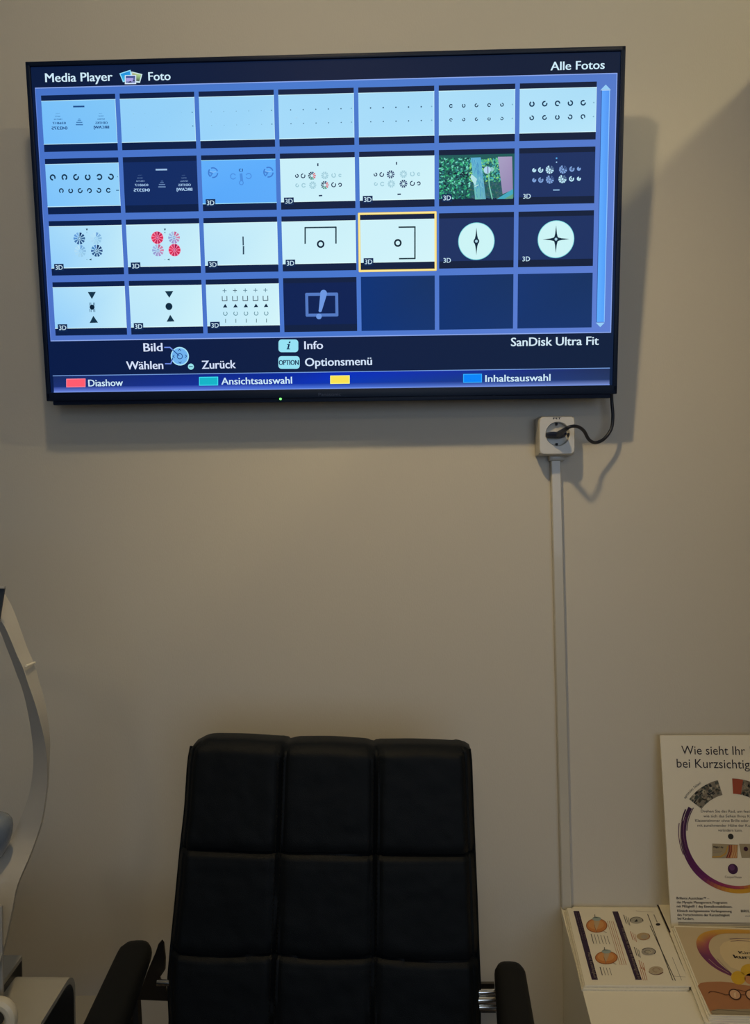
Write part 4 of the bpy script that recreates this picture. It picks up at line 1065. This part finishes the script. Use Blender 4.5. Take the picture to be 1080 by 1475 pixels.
# magenta leaflet, just its far edge in view
t, _ = sheet('magenta_leaflet', 'leaflet with a magenta cover in front of the booklets, cut by the frame edge', 'leaflet', [(1025, 1469.5), (1140, 1472), (1175, 1560), (1062, 1556)], .7795, .0042, M_paper)
pl = Plane((.55, -.4, .7795), (1, 0, 0), (0, 1, 0)); p = Print(pl, .0002)
p.px([(1062, 1554), (1112, 1556), (1070, 1470.8), (1026.5, 1470)], (120, 34, 90), 0); p.px([(1100, 1556), (1172, 1558), (1138, 1472.6), (1061, 1470.6)], (60, 58, 50), 1)
p.build('print', M_print, t)

# ------------------------------------------------------------ ophthalmic instrument at the left edge
tb = thing('instrument_table', 'grey instrument table at the left, under the white eye-examination device', 'table', (-.75, -.55, 0))
boxo('table_top', (-.80, -.55, .735), (.62, .56, .03), M_instrg, tb, .006)
bm = bmesh.new(); tube(bm, [(-.85, -.50, .03), (-.85, -.50, .72)], .04, 20); obj('column', bm, M_steel, tb, True)
boxo('base', (-.85, -.50, .02), (.5, .45, .04), M_instrd, tb, .01)
ins = thing('eye_examination_device', 'white eye-examination device with curved chin-rest frame at the left edge', 'instrument', (-.64, -.58, .75))
# curved frame: three outlines taken round the arch (outer rim, ridge, inner rim)
OUT = [(0, 851), (12, 864), (22, 885), (31, 910), (40, 935), (50, 958), (57, 983), (64, 1008), (69, 1035), (72, 1062), (72, 1085), (70.5, 1120), (68, 1145), (62.5, 1180), (53.5, 1210), (42, 1240), (31, 1265), (25, 1283), (20, 1310), (12.5, 1345), (5, 1376), (-2, 1400)]
MID = [(-9, 877), (2, 895), (8, 905), (16, 923), (25, 945), (33, 962), (40.5, 985), (50, 1012), (58, 1040), (64, 1066), (67, 1090), (68, 1120), (66, 1145), (60.5, 1179), (51.5, 1209), (40, 1239), (29, 1264), (22.5, 1283), (17.5, 1310), (10, 1345), (2.5, 1376), (-4.5, 1400)]
INN = [(-16, 882), (-6, 898), (1, 911), (9, 932), (18, 955), (24.5, 973), (31, 990), (37, 1012), (42.5, 1040), (46.5, 1068), (48, 1095), (46, 1121), (41.5, 1145), (33, 1170), (21.5, 1198), (10, 1222), (-4, 1245), (-12, 1275), (-22, 1305), (-26, 1345), (-30, 1376), (-34, 1400)]
XM = -.70
def rowpt(i, kind):
    n_ = len(OUT) - 1; f = i / n_; push = -.11 * max(0, (f - .66) / .34) ** 1.3
    if kind == 'o': return on_y(*OUT[i], -.555 + push)
    if kind == 'm': return on_y(*MID[i], -.585 + push * 1.3)
    if kind == 'i': return on_y(*INN[i], -.562 + push)
    p1 = on_y(*OUT[i], -.555 + push); p2 = on_y(*INN[i], -.562 + push); c_ = (p1 + p2) / 2; c_.y = -.545 + push; c_.x -= .004; return c_
secs = [[rowpt(i, k) for k in 'omib'] for i in range(len(OUT))]
def smooth_secs(S, n_):
    cols = [spline([s[k] for s in S], n_) for k in range(4)]; return [[cols[k][i] for k in range(4)] for i in range(len(cols[0]))]
right = secs[::-1]                                 # bottom to top
apex = []
t0 = secs[0]
for f in (.35, .7):
    a = []
    for k in range(4):
        q_ = t0[k].copy(); q_.x = t0[k].x + (XM - t0[k].x) * f; q_.z += (.034 * (1 - (1 - f) ** 2)); a.append(q_)
    apex.append(a)
ap = [Vector((XM, t0[k].y, t0[k].z + .036)) for k in range(4)]
left = [[Vector((2 * XM - v.x, v.y, v.z)) for v in s] for s in (right + apex)][::-1]
S = smooth_secs(right + apex + [ap] + left, 4)
bm = bmesh.new(); loft(bm, S); obj('chin_rest_frame', bm, M_instr, ins, True)
bm = bmesh.new(); m1 = on_y(38.5, 959, -.5835); m2 = on_y(51, 954, -.557)
tube(bm, [m1 + Vector((0, -.002, 0)), m2 + Vector((0, -.002, 0))], [.0017, .0017], 10); obj('eye_level_mark', bm, M_mark, ins, True)
# forehead band with rubber pad
bm = bmesh.new()
bp_ = [(-.52, 0), (-.56, -.012), (-.62, -.018)]
A = [on_y(6.5, 846.5, -.60), on_y(-1, 893, -.60), on_y(-60, 896, -.60), on_y(-60, 845, -.60)]
prism(bm, A, (0, .003, 0)); obj('forehead_band', bm, M_band, ins)
bm = bmesh.new(); A = [on_y(6.8, 844.8, -.602), on_y(5.9, 847.6, -.602), on_y(-60, 847, -.602), on_y(-60, 844, -.602)]; prism(bm, A, (0, .004, 0)); obj('band_rim', bm, M_instr, ins)
# chin cup
bm = bmesh.new(); prof = [(1160, 2), (1168, 10), (1170, 18), (1174, 26), (1180, 30.5), (1188, 31.8), (1200, 30.5), (1215, 26), (1228, 20), (1238, 12), (1244, 3)]
rings = []
for y_, r_ in prof:
    c_ = on_y(-15, y_ + 3, -.60); rr = on_y(-15 + r_, y_ + 3, -.60).x - c_.x
    rings.append([c_ + Vector((rr * math.cos(2 * PI * k / 24), rr * .8 * math.sin(2 * PI * k / 24), 0)) for k in range(24)])
loft(bm, rings); obj('chin_cup', bm, M_cup, ins, True)
bm = bmesh.new(); c_ = on_y(-15, 1246, -.60); tube(bm, [c_ + Vector((0, 0, .004)), Vector((c_.x, c_.y, .80))], .008, 12); obj('cup_post', bm, M_chrome, ins, True)
# big rounded housing: profile in y-z, extruded along x to the left
ZH = .985
far = on_z(97, 1412, ZH); near = on_z(58, 1475, ZH)
xr = (far.x + near.x) / 2
def prof_box(y_far, y_near, ztop, zbot, r):
    pts = [(y_near, zbot), (y_near, ztop)]
    for k in range(9):
        a = PI / 2 - k * PI / 2 / 8; pts.append((y_far - r + r * math.cos(a), ztop - r + r * math.sin(a)))
    pts.append((y_far, zbot)); return pts
bm = bmesh.new()
pf_ = prof_box(far.y + .028, near.y - .10, ZH, .752, .030)
xf = lambda y: far.x + (near.x - far.x) * (y - far.y) / (near.y - far.y)
A = [Vector((xf(y), y, z_)) for y, z_ in pf_]; B = [Vector((-1.0, y, z_)) for y, z_ in pf_]
loft(bm, [A, B]); obj('housing', bm, M_house, ins, True)
bm = bmesh.new(); r_in = [(y * .0 + (y - (far.y - .05)) * .9 + (far.y - .05), .75 + (z_ - .75) * .975) for y, z_ in pf_]
A = [Vector((xf(y) + .0008, y, z_)) for y, z_ in r_in]; B = [v + Vector((-.003, 0, 0)) for v in A]
loft(bm, [A, B]); obj('side_cover', bm, M_instrd, ins)
# smaller rear housing
ZR = 1.0
f2 = on_z(32, 1376, ZR); n2_ = on_z(2, 1418, ZR); xf2 = lambda y: f2.x + (n2_.x - f2.x) * (y - f2.y) / (n2_.y - f2.y)
yb = -.665
bm = bmesh.new(); prism(bm, [Vector((xf2(f2.y), f2.y, ZR)), Vector((-.95, f2.y, ZR)), Vector((-.95, yb, ZR)), Vector((xf2(yb), yb, ZR))], (0, 0, -(ZR - .752))); obj('rear_housing', bm, M_house, ins)
bm = bmesh.new(); e = .0006; prism(bm, [Vector((xf2(f2.y - .003) + e, f2.y - .003, ZR - .006)), Vector((xf2(yb) + e, yb, ZR - .006)), Vector((xf2(yb) + e, yb, .76)), Vector((xf2(f2.y - .003) + e, f2.y - .003, .76))], (-.002, 0, 0)); obj('rear_side_cover', bm, M_instrd, ins)
# joystick ring and upright edge at the very border of the picture
cR = on_y(-1.5, 1466, -.72)
bm = bmesh.new(); rings = []
for k in range(28):
    a = 2 * PI * k / 28; cc = cR + Vector((.0155 * math.cos(a), 0, .0175 * math.sin(a)))
    rad_ = Vector((math.cos(a), 0, math.sin(a)))
    rings.append([cc + rad_ * .0075 * math.cos(2 * PI * m / 10) + Vector((0, .008 * math.sin(2 * PI * m / 10), 0)) for m in range(10)])
rs = [[bm.verts.new(v) for v in r] for r in rings]
for k in range(28):
    a, b = rs[k], rs[(k + 1) % 28]
    for m in range(10): bm.faces.new((a[m], a[(m + 1) % 10], b[(m + 1) % 10], b[m]))
obj('adjusting_knob', bm, M_cream, ins, True)
bm = bmesh.new(); tube(bm, [cR + Vector((-.002, -.001, 0)), cR + Vector((-.002, .004, 0))], .0085, 14); obj('knob_axle', bm, M_instrd, ins, True)
bm = bmesh.new(); A = on_y(2.3, 1306, -.70); B = on_y(1.6, 1480, -.70)
box(bm, (A.x - .012, -.698, (A.z + .765) / 2), (.024, .004, A.z - .765), .001); obj('side_post', bm, M_instrg, ins, True)
